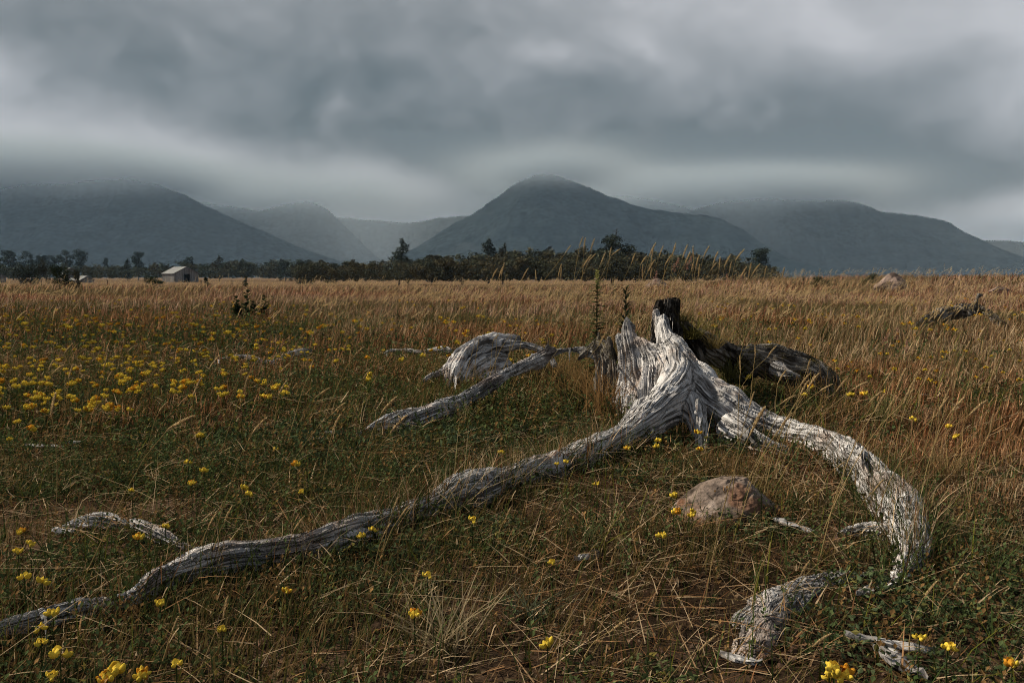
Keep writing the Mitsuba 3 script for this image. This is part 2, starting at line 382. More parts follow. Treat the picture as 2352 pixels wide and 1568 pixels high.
def tree(name, u, v_top, v_base, w_px, y, kind, colour, label, cat, seed, group=None, leaves=1500, lean=0.0, base_z=None):
    r = np.random.default_rng(seed)
    top, w = at(u, v_top, y), w_px / FOCAL * y
    x = top[0]
    z0 = float(terrain(x, y)) - .05
    h = top[2] - z0
    L = []
    if kind == 'cone':
        for k in range(9):
            t = k / 8
            L.append((lean * t * h + r.normal() * .06 * w, r.normal() * .06 * w, h * (.18 + .78 * t), w * (.42 * (1 - t) ** .6 + .09) * r.uniform(.8, 1.15), h * .08))
    elif kind == 'tall':
        for k in range(10):
            t = k / 9
            L.append((lean * t * h + r.normal() * .10 * w, r.normal() * .1 * w, h * (.38 + .56 * t), w * r.uniform(.28, .45), h * r.uniform(.07, .12)))
    elif kind == 'broad':
        for k in range(24):
            a, q = r.uniform(0, 6.28), r.uniform(0, 1) ** .5
            zz = r.uniform(.22, .88)
            wid = .42 * w * math.sqrt(max(.06, 1 - ((zz - .5) / .46) ** 2))
            L.append((lean * zz * h + wid * q * math.cos(a), wid * q * math.sin(a), h * zz, w * r.uniform(.11, .19), h * r.uniform(.06, .10)))
    else:                                    # low bush, foliage down to the ground
        for k in range(14):
            a, q = r.uniform(0, 6.28), r.uniform(0, 1) ** .5
            zz = r.uniform(.15, .84)
            wid = .5 * w * (1 - .6 * zz)
            L.append((wid * q * math.cos(a), wid * q * math.sin(a), h * zz, w * r.uniform(.15, .24), h * r.uniform(.13, .2)))
    leaves = int(leaves * 1.5)
    P = crown_points(L, leaves, r)
    P[:, 2] = np.clip(P[:, 2], .02, None)
    tone = .55 + .9 * meshkit.fbm(P / (.22 * max(w, .3)), 3, seed % 50)
    cols = np.asarray(colour)[None] * tone[:, None] * r.uniform(.75, 1.25, (leaves, 1))
    v, f, c = leaf_cards(P, math.sqrt(w * h / leaves) * 1.45, cols, r)
    key = thing(name, label, cat, group)
    m = T().translate([float(x), float(y), z0])
    part(key, 'crown', mikit.ply(tm(v, f), 'tinted', color=c, to_world=m))
    tr = trunk_mesh(h * (.5 if kind == 'bush' else .85), max(.035 * w, .02), max(.012 * w, .008), lean)
    part(key, 'trunk', mikit.ply(tr, 'bark', smooth=True, to_world=m))
    if kind in ('broad', 'tall'):
        for _ in range(3):
            l = L[r.integers(len(L))]
            p0, p1 = np.array([lean * .3 * h, 0, h * .3]), np.array(l[:3])
            q = trimesh.creation.cylinder(.012 * w, segment=[p0, p1], sections=5)
            part(key, 'limb', mikit.ply(q, 'bark', to_world=m))
    return key


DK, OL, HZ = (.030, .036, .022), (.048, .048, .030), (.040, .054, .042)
G = 'single trees standing along the far thicket'
tree('tree', 915, 550, 612, 62, 170, 'cone', DK, 'ragged dark conifer leaning right above the left part of the thicket', 'tree', 101, leaves=1800, lean=.12)
tree('tree', 938, 585, 612, 34, 176, 'bush', OL, 'small round tree tucked against the ragged leaning conifer', 'tree', 102, leaves=700)
tree('tree', 1122, 550, 640, 80, 200, 'cone', DK, 'dense pointed dark tree above the middle of the thicket', 'tree', 103, leaves=2200)
tree('tree', 1155, 561, 640, 56, 205, 'cone', OL, 'shorter olive tree touching the dense pointed one', 'tree', 104, leaves=1300)
tree('tree', 1408, 534, 640, 128, 160, 'broad', DK, 'largest broad dark tree rising above the thicket, with bare twigs at its top', 'tree', 105, leaves=3600)
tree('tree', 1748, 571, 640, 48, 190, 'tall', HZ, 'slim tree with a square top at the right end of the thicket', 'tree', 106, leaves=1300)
tree('tree', 991, 586, 640, 30, 165, 'cone', DK, 'small dark spire shaped tree in the thicket right of the leaning conifer', 'tree', 107, leaves=800)
tree('tree', 1062, 598, 640, 30, 165, 'bush', OL, 'low rounded tree in the thicket left of the dense pointed one', 'tree', 137, leaves=700)
tree('tree', 1522, 575, 640, 34, 185, 'cone', DK, 'narrow dark tree just behind the tall pale grass stalks', 'tree', 108, leaves=900)
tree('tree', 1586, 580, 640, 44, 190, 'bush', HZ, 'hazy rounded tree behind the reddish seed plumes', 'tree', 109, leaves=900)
tree('tree', 700, 594, 648, 56, 150, 'bush', DK, 'dark rounded tree at the left end of the thicket', 'tree', 110, leaves=1600)
tree('tree', 760, 600, 648, 46, 152, 'bush', DK, 'dark rounded tree second from the left end of the thicket', 'tree', 111, leaves=1300)
tree('tree', 502, 588, 640, 42, 320, 'cone', OL, 'pale pointed tree to the right of the barn', 'tree', 112, leaves=1000)
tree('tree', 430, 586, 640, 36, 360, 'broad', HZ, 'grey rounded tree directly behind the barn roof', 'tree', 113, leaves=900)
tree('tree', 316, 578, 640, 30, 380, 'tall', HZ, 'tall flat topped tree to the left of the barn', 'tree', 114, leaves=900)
tree('tree', 292, 595, 640, 30, 330, 'cone', DK, 'small dark tree in front of the flat topped one', 'tree', 115, leaves=800)
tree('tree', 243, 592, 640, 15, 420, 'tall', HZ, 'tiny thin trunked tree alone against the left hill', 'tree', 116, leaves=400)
tree('tree', 378, 606, 640, 16, 330, 'cone', DK, 'little dark tree just left of the barn roof', 'tree', 139, leaves=400)
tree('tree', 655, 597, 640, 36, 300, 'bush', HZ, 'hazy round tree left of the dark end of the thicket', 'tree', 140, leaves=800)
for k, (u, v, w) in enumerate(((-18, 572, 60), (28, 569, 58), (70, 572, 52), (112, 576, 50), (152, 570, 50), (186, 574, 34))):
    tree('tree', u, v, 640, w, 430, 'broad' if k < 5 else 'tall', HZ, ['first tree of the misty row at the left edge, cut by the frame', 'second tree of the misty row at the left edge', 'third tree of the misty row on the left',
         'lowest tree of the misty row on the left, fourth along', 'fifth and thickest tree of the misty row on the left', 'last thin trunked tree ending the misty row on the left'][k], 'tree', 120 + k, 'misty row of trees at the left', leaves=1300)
tree('bush', 60, 599, 650, 66, 140, 'bush', DK, 'dark spreading bush in front of the misty tree row', 'bush', 130, leaves=1800)
tree('bush', 92, 590, 650, 30, 150, 'bush', OL, 'taller bush rising just behind the dark spreading bush', 'bush', 131, leaves=900)
tree('bush', 135, 603, 655, 50, 42, 'bush', (.022, .032, .014), 'black green bush standing in the grass by the white roofs', 'bush', 132, leaves=1700)
tree('bush', 174, 617, 655, 26, 42, 'bush', OL, 'small thin bush right beside the black green one', 'bush', 133, leaves=600)
tree('bush', 350, 633, 655, 58, 50, 'bush', (.022, .034, .014), 'low wide dark bush in the grass left of the barn', 'bush', 134, leaves=1500)
tree('bush', 475, 634, 650, 18, 90, 'bush', DK, 'tiny dark bush right of the barn', 'bush', 135, leaves=400)
tree('bush', 563, 630, 650, 14, 90, 'bush', DK, 'tiny dark upright bush left of the thicket', 'bush', 138, leaves=400)
tree('bush', 1888, 631, 648, 52, 38, 'bush', (.024, .034, .016), 'low dark bush on the right skyline of the meadow', 'bush', 136, leaves=1300)
tree('bush', 2003, 627, 645, 40, 40, 'bush', (.024, .034, .016), 'dark bush just behind the pink boulder', 'bush', 141, leaves=900)
tree('bush', 1845, 634, 648, 9, 40, 'bush', DK, 'very small dark bush leftmost on the right skyline', 'bush', 142, leaves=250)
# bare twigs at the top of the broad tree
q = trimesh.util.concatenate([trimesh.creation.cylinder(.09, segment=[at(1412, 560, 160), at(1417, 526, 160)], sections=5)] +
                             [trimesh.creation.cylinder(.05, segment=[at(1414, 546 - 4 * k, 160), at(1414 + (8 - k) * (-1) ** k, 540 - 4 * k, 160)], sections=4) for k in range(5)])
part('tree_004', 'dead_top', mikit.ply(q, 'bark'))

# thicket: one mass of scrub
r = np.random.default_rng(50)
V, F, C, off = [], [], [], 0


def shrubs(n, u0, u1, top, y0, y1, colour, leaves):
    global off
    for _ in range(n):
        y = r.uniform(y0, y1)
        u = r.uniform(u0, u1)
        h = max(.8, at(u, np.interp(u, top[0], top[1]) + r.uniform(-4, 9), y)[2] - float(terrain(0, y))) * r.uniform(.74, 1.06)
        w = h * r.uniform(.5, .95)
        x = at(u, 636, y)[0]
        lob = [(r.normal() * .25 * w, r.normal() * .25 * w, h * r.uniform(.15, .88), w * r.uniform(.2, .34), h * r.uniform(.1, .18)) for _ in range(7)]
        P = crown_points(lob, leaves, r)
        P[:, 2] = np.clip(P[:, 2], 0, None)
        kind = np.array(colour) * r.uniform(.7, 1.3) * (np.array([1.25, 1.05, .95]) if r.uniform() < .4 else 1)
        cols = kind[None] * r.uniform(.5, 1.5, (leaves, 1))
        v, f, c = leaf_cards(P + [x, y, 0], math.sqrt(w * h / leaves) * 1.05, cols, r)
        V.append(v); F.append(f + off); C.append(c); off += len(v)


shrubs(330, 690, 1790, ((690, 900, 1060, 1180, 1330, 1560, 1700, 1790), (604, 604, 592, 584, 579, 588, 600, 628)), 128, 190, (.066, .070, .046), 270)
shrubs(140, 690, 1760, ((690, 900, 1060, 1180, 1330, 1560, 1700, 1790), (618, 618, 608, 602, 600, 606, 614, 630)), 122, 130, (.060, .063, .042), 250)
shrubs(170, 200, 700, ((200, 330, 500, 700), (612, 610, 602, 600)), 300, 380, (.060, .072, .054), 200)
shrubs(60, -60, 240, ((-60, 240), (606, 614)), 240, 330, (.058, .070, .052), 200)
stuff('thicket', mikit.ply(tm(np.vstack(V), np.vstack(F)), 'tinted', color=np.vstack(C)), 'dark scrubby thicket running along the far edge of the meadow', 'thicket')

# ------------------------------------------------------------------ barn and roofs


def shed(name, label, c, yaw, wid, lng, hw, hr, door=True, over=.35):
    """A gabled shed: gable end faces -y before turning; c is the middle of that gable at ground level."""
    key = thing(name, label, 'barn' if name == 'barn' else 'shed')
    m = T().translate(c.tolist()).rotate([0, 0, 1], yaw)
    h2 = wid / 2
    th = .12
    side = lambda s: trimesh.creation.box((th, lng, hw), trimesh.transformations.translation_matrix([s * (h2 - th / 2), lng / 2, hw / 2]))

    def gable(y, hole):
        from shapely.geometry import Polygon, box
        g = Polygon([(-h2 + th, 0), (h2 - th, 0), (h2 - th, hw), (0, hr - .06), (-h2 + th, hw)])
        if hole:
            g = g.difference(box(-.9, -.01, 1.3, hw * .93))
        e = trimesh.creation.extrude_polygon(g, th, engine='earcut')
        e.apply_transform(rot([1, 0, 0], 90))
        e.apply_translation([0, y, 0])
        return e
    part(key, 'side_wall', mikit.ply(side(-1), 'barn_planks', to_world=m))
    part(key, 'side_wall', mikit.ply(side(1), 'barn_planks', to_world=m))
    part(key, 'gable_wall', mikit.ply(gable(th, door), 'barn_planks', to_world=m))
    part(key, 'gable_wall', mikit.ply(gable(lng, False), 'barn_planks', to_world=m))
    sl = math.hypot(h2 + over, (hr - hw) * (h2 + over) / h2)
    a = math.degrees(math.atan2(hr - hw, h2))
    for s in (-1, 1):
        b = trimesh.creation.box((sl, lng + 2 * over, .07))
        b.apply_transform(rot([0, 1, 0], s * a))
        b.apply_translation([s * (h2 + over) / 2, lng / 2, hr - (hr - hw) * (h2 + over) / h2 / 2 + .05])
        part(key, 'roof_sheet', mikit.ply(b, 'tin', to_world=m))
    if door:
        d = trimesh.creation.box((2.1, .06, hw * .93), trimesh.transformations.translation_matrix([.2, 2.2, hw * .465]))
        part(key, 'inner_partition', mikit.ply(d, 'dark_gap', to_world=m))
        for x in (-.97, 1.37):
            b = trimesh.creation.box((.13, .1, hw * .97), trimesh.transformations.translation_matrix([x, -.06, hw * .485]))
            part(key, 'door_post', mikit.ply(b, 'barn_planks', to_world=m))
    return key


def foot(u, y):
    p = at(u, 640, y)
    return np.array([p[0], y, float(terrain(p[0], y)) - .05])


shed('barn', 'weathered grey plank barn with a pale tin roof and a dark doorway', foot(428, 262), 50, 8.4, 7.5, 2.9, 5.0)
shed('shed', 'pale tin shed roof cut by the left edge of the picture', foot(-8, 240), 62, 5.5, 9, 1.7, 3.1, False)
shed('shed', 'small white gable showing between the black green bush and its neighbour', foot(163, 250), 35, 4.0, 5, 2.6, 4.6, False)
shed('shed', 'low pale roof just right of the small thin bush', foot(200, 240), 58, 4.0, 6, .9, 2.0, False)
for u, y, t in ((430, 110, 'fence post standing in front of the barn door'), (461, 115, 'fence post just right of the barn'), (246, 120, 'fence post left of the low dark bush'), (533, 125, 'fence post midway between the barn and the thicket')):
    p = foot(u, y)
    key = thing('fence_post', t, 'post', 'thin fence posts at the far edge of the meadow')
    b = trimesh.creation.cylinder(.07, 1.35, sections=6)
    b.vertices[:, :2] *= (1 - .12 * (b.vertices[:, 2:] + .6))
    b.apply_translation([0, 0, .6])
    scene[key] = mikit.ply(b, 'bark', to_world=T().translate(p.tolist()).rotate([0, 1, 0], float(3 * math.sin(u))))

# ------------------------------------------------------------------ weathered wood: swept limbs melted into one skin


class Limb:
    def __init__(self, pts, part_name, ref=(0, 0, 1), flat=1.0, seed=0, rough=1.0, wavy=.55, splinter=0.35):
        P = np.array([p[:3] for p in pts], float)
        rad_ = np.array([p[3] for p in pts], float)
        s = np.concatenate([[0], np.cumsum(np.linalg.norm(np.diff(P, axis=0), axis=1))])
        n = max(int(s[-1] / .004), 8)
        ss = np.linspace(0, s[-1], n)
        self.c = CubicSpline(s, P)(ss) if len(P) > 2 else P[0] + (P[1] - P[0]) * (ss / s[-1])[:, None]
        self.r = PchipInterpolator(s, rad_)(ss) * (1 + wavy * (meshkit.fbm(np.stack([ss * 5.5, 0 * ss + seed * 3.3, 0 * ss], -1), 3, seed) - .5))
        self.s = ss
        t = np.gradient(self.c, axis=0)
        self.t = t / np.linalg.norm(t, axis=1, keepdims=True)
        side = np.cross(self.t, np.asarray(ref, float))
        self.side = side / np.linalg.norm(side, axis=1, keepdims=True)
        self.up = np.cross(self.side, self.t)
        self.part, self.flat, self.seed, self.rough, self.splinter = part_name, flat, seed, rough, splinter
        self.tree = cKDTree(self.c)
        self.reach = self.r.max() * max(1, flat) + .10

    def measure(self, p):
        """Signed distance, length along, angle round, radius; far away points get a large distance."""
        d, i = self.tree.query(p, distance_upper_bound=self.reach + .1)
        ok = np.isfinite(d)
        i = np.where(ok, i, 0)
        o = p - self.c[i]
        a = np.einsum('ij,ij->i', o, self.side[i])
        b = np.einsum('ij,ij->i', o, self.up[i])
        l = np.einsum('ij,ij->i', o, self.t[i])
        rr = self.r[i]
        q = np.sqrt((a / self.flat) ** 2 + b ** 2 + l ** 2)
        return np.where(ok, q - rr, 1.0), self.s[i] + l, np.arctan2(a / self.flat, b), rr


def strands(L, n, seed, t0=0.0, t1=1.0, size=(.20, .38), out=(.62, .92), arc=1.7, part_name=None, rough=1.2):
    """Ribs of wood that run along a limb, so that it is no plain tube: they wander, start and stop."""
    r_ = np.random.default_rng(seed)
    res, N = [], len(L.c)
    for k in range(n):
        a = t0 + (t1 - t0) * r_.uniform(0, .75)
        b = min(t1, a + (t1 - t0) * r_.uniform(.22, .6))
        i = np.unique(np.linspace(a * (N - 1), b * (N - 1), 14).astype(int))
        if len(i) < 4:
            continue
        t = np.linspace(0, 1, len(i))
        th = r_.uniform(-arc, arc) + .9 * (meshkit.fbm(np.stack([t * 2.2 + k * 5, 0 * t, 0 * t], -1), 2, seed) - .5) * 2
        q = r_.uniform(*out) + .2 * (meshkit.noise(np.stack([t * 4 + k * 9, 0 * t, 0 * t], -1), seed + 1) - .5)
        rr = L.r[i]
        P = L.c[i] + L.side[i] * (np.sin(th) * L.flat * q * rr)[:, None] + L.up[i] * (np.cos(th) * q * rr)[:, None]
        w = np.clip(rr * r_.uniform(*size), .006, .035) * (np.sin(np.pi * np.clip(t * .9 + .06, 0, 1)) ** .45)
        res.append(Limb([(*p_, max(w_, .004)) for p_, w_ in zip(P, w)], part_name or L.part, seed=seed + k, rough=rough, wavy=.4))
    return res


def wood(limbs, h, k=.022, cuts=(), lump=.016, groove=1.0, seed=0, jag=()):
    lo = np.min([L.c.min(0) - L.r.max() * max(1, L.flat) - .05 for L in limbs], 0)
    hi = np.max([L.c.max(0) + L.r.max() * max(1, L.flat) + .05 for L in limbs], 0)
    lo[2] = max(lo[2], -.14)

    def field(p):
        S = np.zeros(len(p))
        for L in limbs:
            near = np.all((p > L.c.min(0) - L.reach) & (p < L.c.max(0) + L.reach), 1)
            if near.any():
                d = L.measure(p[near])[0]
                S[near] += np.exp(-np.clip(d, -.4, .4) / k)
        d = -k * np.log(S + 1e-9)
        for L in cuts:
            near = np.all((p > L.c.min(0) - L.reach) & (p < L.c.max(0) + L.reach), 1)
            if near.any():
                c = L.measure(p[near])[0]
                d[near] = np.maximum(d[near], -c)
        return d

    B = 8
    nb = np.ceil((hi - lo) / (h * B)).astype(int)
    bi = np.stack(np.meshgrid(*[np.arange(n) for n in nb], indexing='ij'), -1).reshape(-1, 3)
    cen = lo + (bi + .5) * B * h
    dc = field(cen)
    grid = np.where(dc < 0, np.float32(-1), np.float32(1)).reshape(nb).astype(np.float32)
    grid = np.repeat(np.repeat(np.repeat(grid, B, 0), B, 1), B, 2)
    keep = bi[np.abs(dc) < B * h * .87 + .05]
    loc = np.stack(np.meshgrid(*[np.arange(B)] * 3, indexing='ij'), -1).reshape(-1, 3)
    kc = lo + (keep + .5) * B * h
    S, cutd = np.zeros((len(keep), B ** 3), np.float32), np.full((len(keep), B ** 3), -9.0, np.float32)
    for L, cut in [(L, False) for L in limbs] + [(L, True) for L in cuts]:
        near = np.isfinite(L.tree.query(kc, distance_upper_bound=L.reach + .03 + B * h * .87)[0])
        if not near.any():
            continue
        p = (lo + (keep[near, None] * B + loc[None]) * h).reshape(-1, 3)
        d = L.measure(p)[0].reshape(-1, B ** 3)
        if cut:
            cutd[near] = np.maximum(cutd[near], -d)
        else:
            S[near] += np.exp(-np.clip(d, -.4, .4) / k)
    D0 = np.maximum(-k * np.log(S + 1e-9), cutd)
    for s in range(0, len(keep), 1500):
        idx = (keep[s:s + 1500, None] * B + loc[None]).reshape(-1, 3)
        p = lo + idx * h
        d = D0[s:s + 1500].reshape(-1).astype(float)
        close = np.abs(d) < .06
        q = p[close]
        n1 = meshkit.fbm(q * 9, 3, seed) - .5
        n2 = meshkit.noise(q * 38, seed + 5) - .5
        d[close] += 2 * lump * n1 + lump * .45 * n2
        grid[idx[:, 0], idx[:, 1], idx[:, 2]] = d
    ins = grid < 0
    c8 = [ins[a:a + ins.shape[0] - 1, b:b + ins.shape[1] - 1, c:c + ins.shape[2] - 1] for a in (0, 1) for b in (0, 1) for c in (0, 1)]
    anyi, alli = c8[0].copy(), c8[0].copy()
    for c in c8[1:]:
        anyi |= c
        alli &= c
    act = anyi & ~alli
    cells = np.argwhere(act)
    vid = np.full(act.shape, -1, np.int32)
    vid[act] = np.arange(len(cells))
    acc, cnt = np.zeros((len(cells), 3)), np.zeros(len(cells))
    cor = [(a, b, c) for a in (0, 1) for b in (0, 1) for c in (0, 1)]
    val = [grid[cells[:, 0] + a, cells[:, 1] + b, cells[:, 2] + c] for a, b, c in cor]
    for i in range(8):
        for j in range(i + 1, 8):
            if sum(abs(x - y) for x, y in zip(cor[i], cor[j])) == 1:
                m = (val[i] < 0) != (val[j] < 0)
                t = val[i][m] / (val[i][m] - val[j][m])
                acc[m] += np.array(cor[i]) + t[:, None] * (np.array(cor[j]) - np.array(cor[i]))
                cnt[m] += 1
    v = lo + (cells + acc / cnt[:, None]) * h
    faces = []
    for ax in range(3):
        o1, o2 = [(1, 2), (2, 0), (0, 1)][ax]
        a = np.moveaxis(ins, ax, 0)
        cross = np.moveaxis(a[:-1] != a[1:], 0, ax)
        e = np.argwhere(cross)
        ok = (e[:, o1] > 0) & (e[:, o2] > 0) & (e[:, o1] < act.shape[o1]) & (e[:, o2] < act.shape[o2]) & (e[:, ax] < act.shape[ax])
        e = e[ok]
        flip = ins[e[:, 0], e[:, 1], e[:, 2]]
        d1, d2 = np.eye(3, dtype=int)[o1], np.eye(3, dtype=int)[o2]
        qd = [vid[tuple((e - x).T)] for x in (d1 * 0, d1, d1 + d2, d2)]
        qd = np.stack(qd, 1)
        qd = qd[(qd >= 0).all(1)] if (qd < 0).any() else qd
        flip = flip[:len(qd)]
        qd[~flip] = qd[~flip][:, ::-1]
        faces.append(qd)
    fq = np.vstack(faces)
    f = np.vstack([fq[:, [0, 1, 2]], fq[:, [0, 2, 3]]])
    m = tm(v, f)
    trimesh.smoothing.filter_taubin(m, iterations=3)
    v = np.array(m.vertices)
    nrm = np.zeros_like(v)
    fn = np.cross(v[f[:, 1]] - v[f[:, 0]], v[f[:, 2]] - v[f[:, 0]])
    for c in range(3):
        np.add.at(nrm, f[:, c], fn)
    nrm /= np.linalg.norm(nrm, axis=1, keepdims=True) + 1e-12
    # grain: furrows that run along each limb
    best, uv, which = np.full(len(v), 9.0), np.zeros((len(v), 2)), np.zeros(len(v), int)
    W, D = np.zeros(len(v)), np.zeros(len(v))
    for n, L in enumerate(limbs):
        at_ = np.isfinite(L.tree.query(v, distance_upper_bound=L.r.max() * max(1, L.flat) + .07)[0])
        if not at_.any():
            continue
        v_all, v = v, v[at_]
        d, s, a, rr = L.measure(v)
        aw = a + 1.1 * (meshkit.fbm(np.stack([s * 3.2, 0 * s + n * 7.1, 0 * s], -1), 3, L.seed) - .5) + .5 * (meshkit.fbm(v * 5, 2, 77) - .5)
        q = np.stack([np.cos(aw) * 1.7, np.sin(aw) * 1.7, s * 1.6 + n * 13.7], -1)
        n1 = meshkit.fbm(q, 2, L.seed)
        crack = np.clip(1 - np.abs(n1 - .5) / .055, 0, 1)
        n2 = meshkit.noise(q * [2.2, 2.2, 1.4], L.seed + 3)
        crack2 = np.clip(1 - np.abs(n2 - .5) / .12, 0, 1)
        n3 = meshkit.noise(q * [5.5, 5.5, 2.2], L.seed + 4)
        worn = smooth(.36, .60, meshkit.fbm(v * 4.2 + 5.0 * n, 3, L.seed + 9))
        worn2 = smooth(.40, .62, meshkit.fbm(v * 6.5 + 2.0 * n, 2, L.seed + 14))
        g = -.026 * crack * worn2 - .012 * crack2 * worn + .006 * (n3 - .5) * (.3 + worn) + .020 * (n2 - .5) * worn
        g *= np.clip(rr / .06, .25, 1.25) * L.rough
        if L.splinter:
            sp = meshkit.noise(q * [6.0, 6.0, 5.0] + 3.1, L.seed + 21)
            sp2 = meshkit.noise(q * [11.0, 11.0, 7.0] + 8.3, L.seed + 22)
            g -= L.splinter * (.018 * smooth(.60, .74, sp) + .010 * smooth(.58, .74, sp2))
        w = np.exp(-np.clip(d, -.3, .6) / .012)
        v = v_all
        W[at_] += w
        D[at_] += w * g
        ids = np.flatnonzero(at_)[d < best[at_]]
        new = d < best[at_]
        best[ids] = d[new]
        uv[ids] = np.stack([s + n * 3.7, aw / (2 * np.pi) + n * .37], -1)[new]
        which[ids] = n
    v = v + nrm * (D / np.maximum(W, 1e-9) * groove)[:, None]
    pf = which[f]
    owner = np.where(pf[:, 1] == pf[:, 2], pf[:, 1], pf[:, 0])
    return v, f, uv, owner


def build_wood(key, limbs, mats, h, **kw):
    v, f, uv, owner = wood(limbs, h, **kw)
    names = [L.part for L in limbs]
    for name in dict.fromkeys(names):
        ids = [i for i, n in enumerate(names) if n == name]
        sel = f[np.isin(owner, ids)]
        if not len(sel):
            continue
        u, inv = np.unique(sel, return_inverse=True)
        shape = mikit.ply(tm(v[u], inv.reshape(-1, 3)), mats.get(name, mats['']), smooth=True, uv=uv[u])
        if name:
            scene[f'{key}__{name}'] = shape
        else:
            scene[key] = shape


def L_(rows, part_name='', **kw):
    """rows: (u, v, y, radius) at a surveyed depth."""
    return Limb([(*at(u, v, y), r_) for u, v, y, r_ in rows], part_name, **kw)


def LG(rows, part_name='', **kw):
    """rows: (u, v, height of the axis, radius), lying near the ground."""
    return Limb([(*on_ground(u, v, z), r_) for u, v, z, r_ in rows], part_name, **kw)


# the big stump and its roots
stump = thing('tree_stump', 'large silver weathered tree stump with long snaking roots', 'tree stump')
long_root = Limb([(*at(1524, 738, 4.16), .030), (*at(1536, 800, 4.02), .066), (*at(1552, 850, 3.88), .092), (*at(1545, 905, 3.72), .108), (*at(1500, 962, 3.56), .082), (*at(1430, 1008, 3.38), .058),
                  (*at(1350, 1046, 3.18), .050), (*at(1270, 1086, 2.98), .056), (*at(1170, 1118, 2.78), .049), (*at(1085, 1142, 2.62), .062), (*at(985, 1178, 2.45), .034), (*at(880, 1216, 2.28), .036),
                  (*at(780, 1248, 2.13), .035), (*at(640, 1274, 2.02), .029), (*at(520, 1290, 1.96), .030), (*at(430, 1315, 1.90), .027), (*at(355, 1343, 1.83), .023), (*at(300, 1376, 1.76), .020),
                  (*at(180, 1402, 1.70), .018), (*at(60, 1430, 1.61), .017), (*at(-70, 1466, 1.55), .015)], 'root', seed=3, flat=.82)
right_root = Limb([(*at(1540, 790, 4.04), .050), (*at(1575, 850, 3.90), .085), (*at(1630, 910, 3.80), .118), (*at(1705, 958, 3.70), .098), (*at(1790, 990, 3.58), .080), (*at(1870, 1014, 3.40), .068),
                   (*at(1945, 1054, 3.08), .062), (*at(2004, 1104, 2.75), .052), (*at(2054, 1160, 2.48), .044), (*at(2084, 1220, 2.24), .037), (*at(2090, 1276, 2.07), .031), (*at(2076, 1325, 1.94), .024),
                   (*at(2030, 1350, 1.88), .018)], 'root_001', seed=5, rough=1.25, flat=1.1, splinter=1.0)
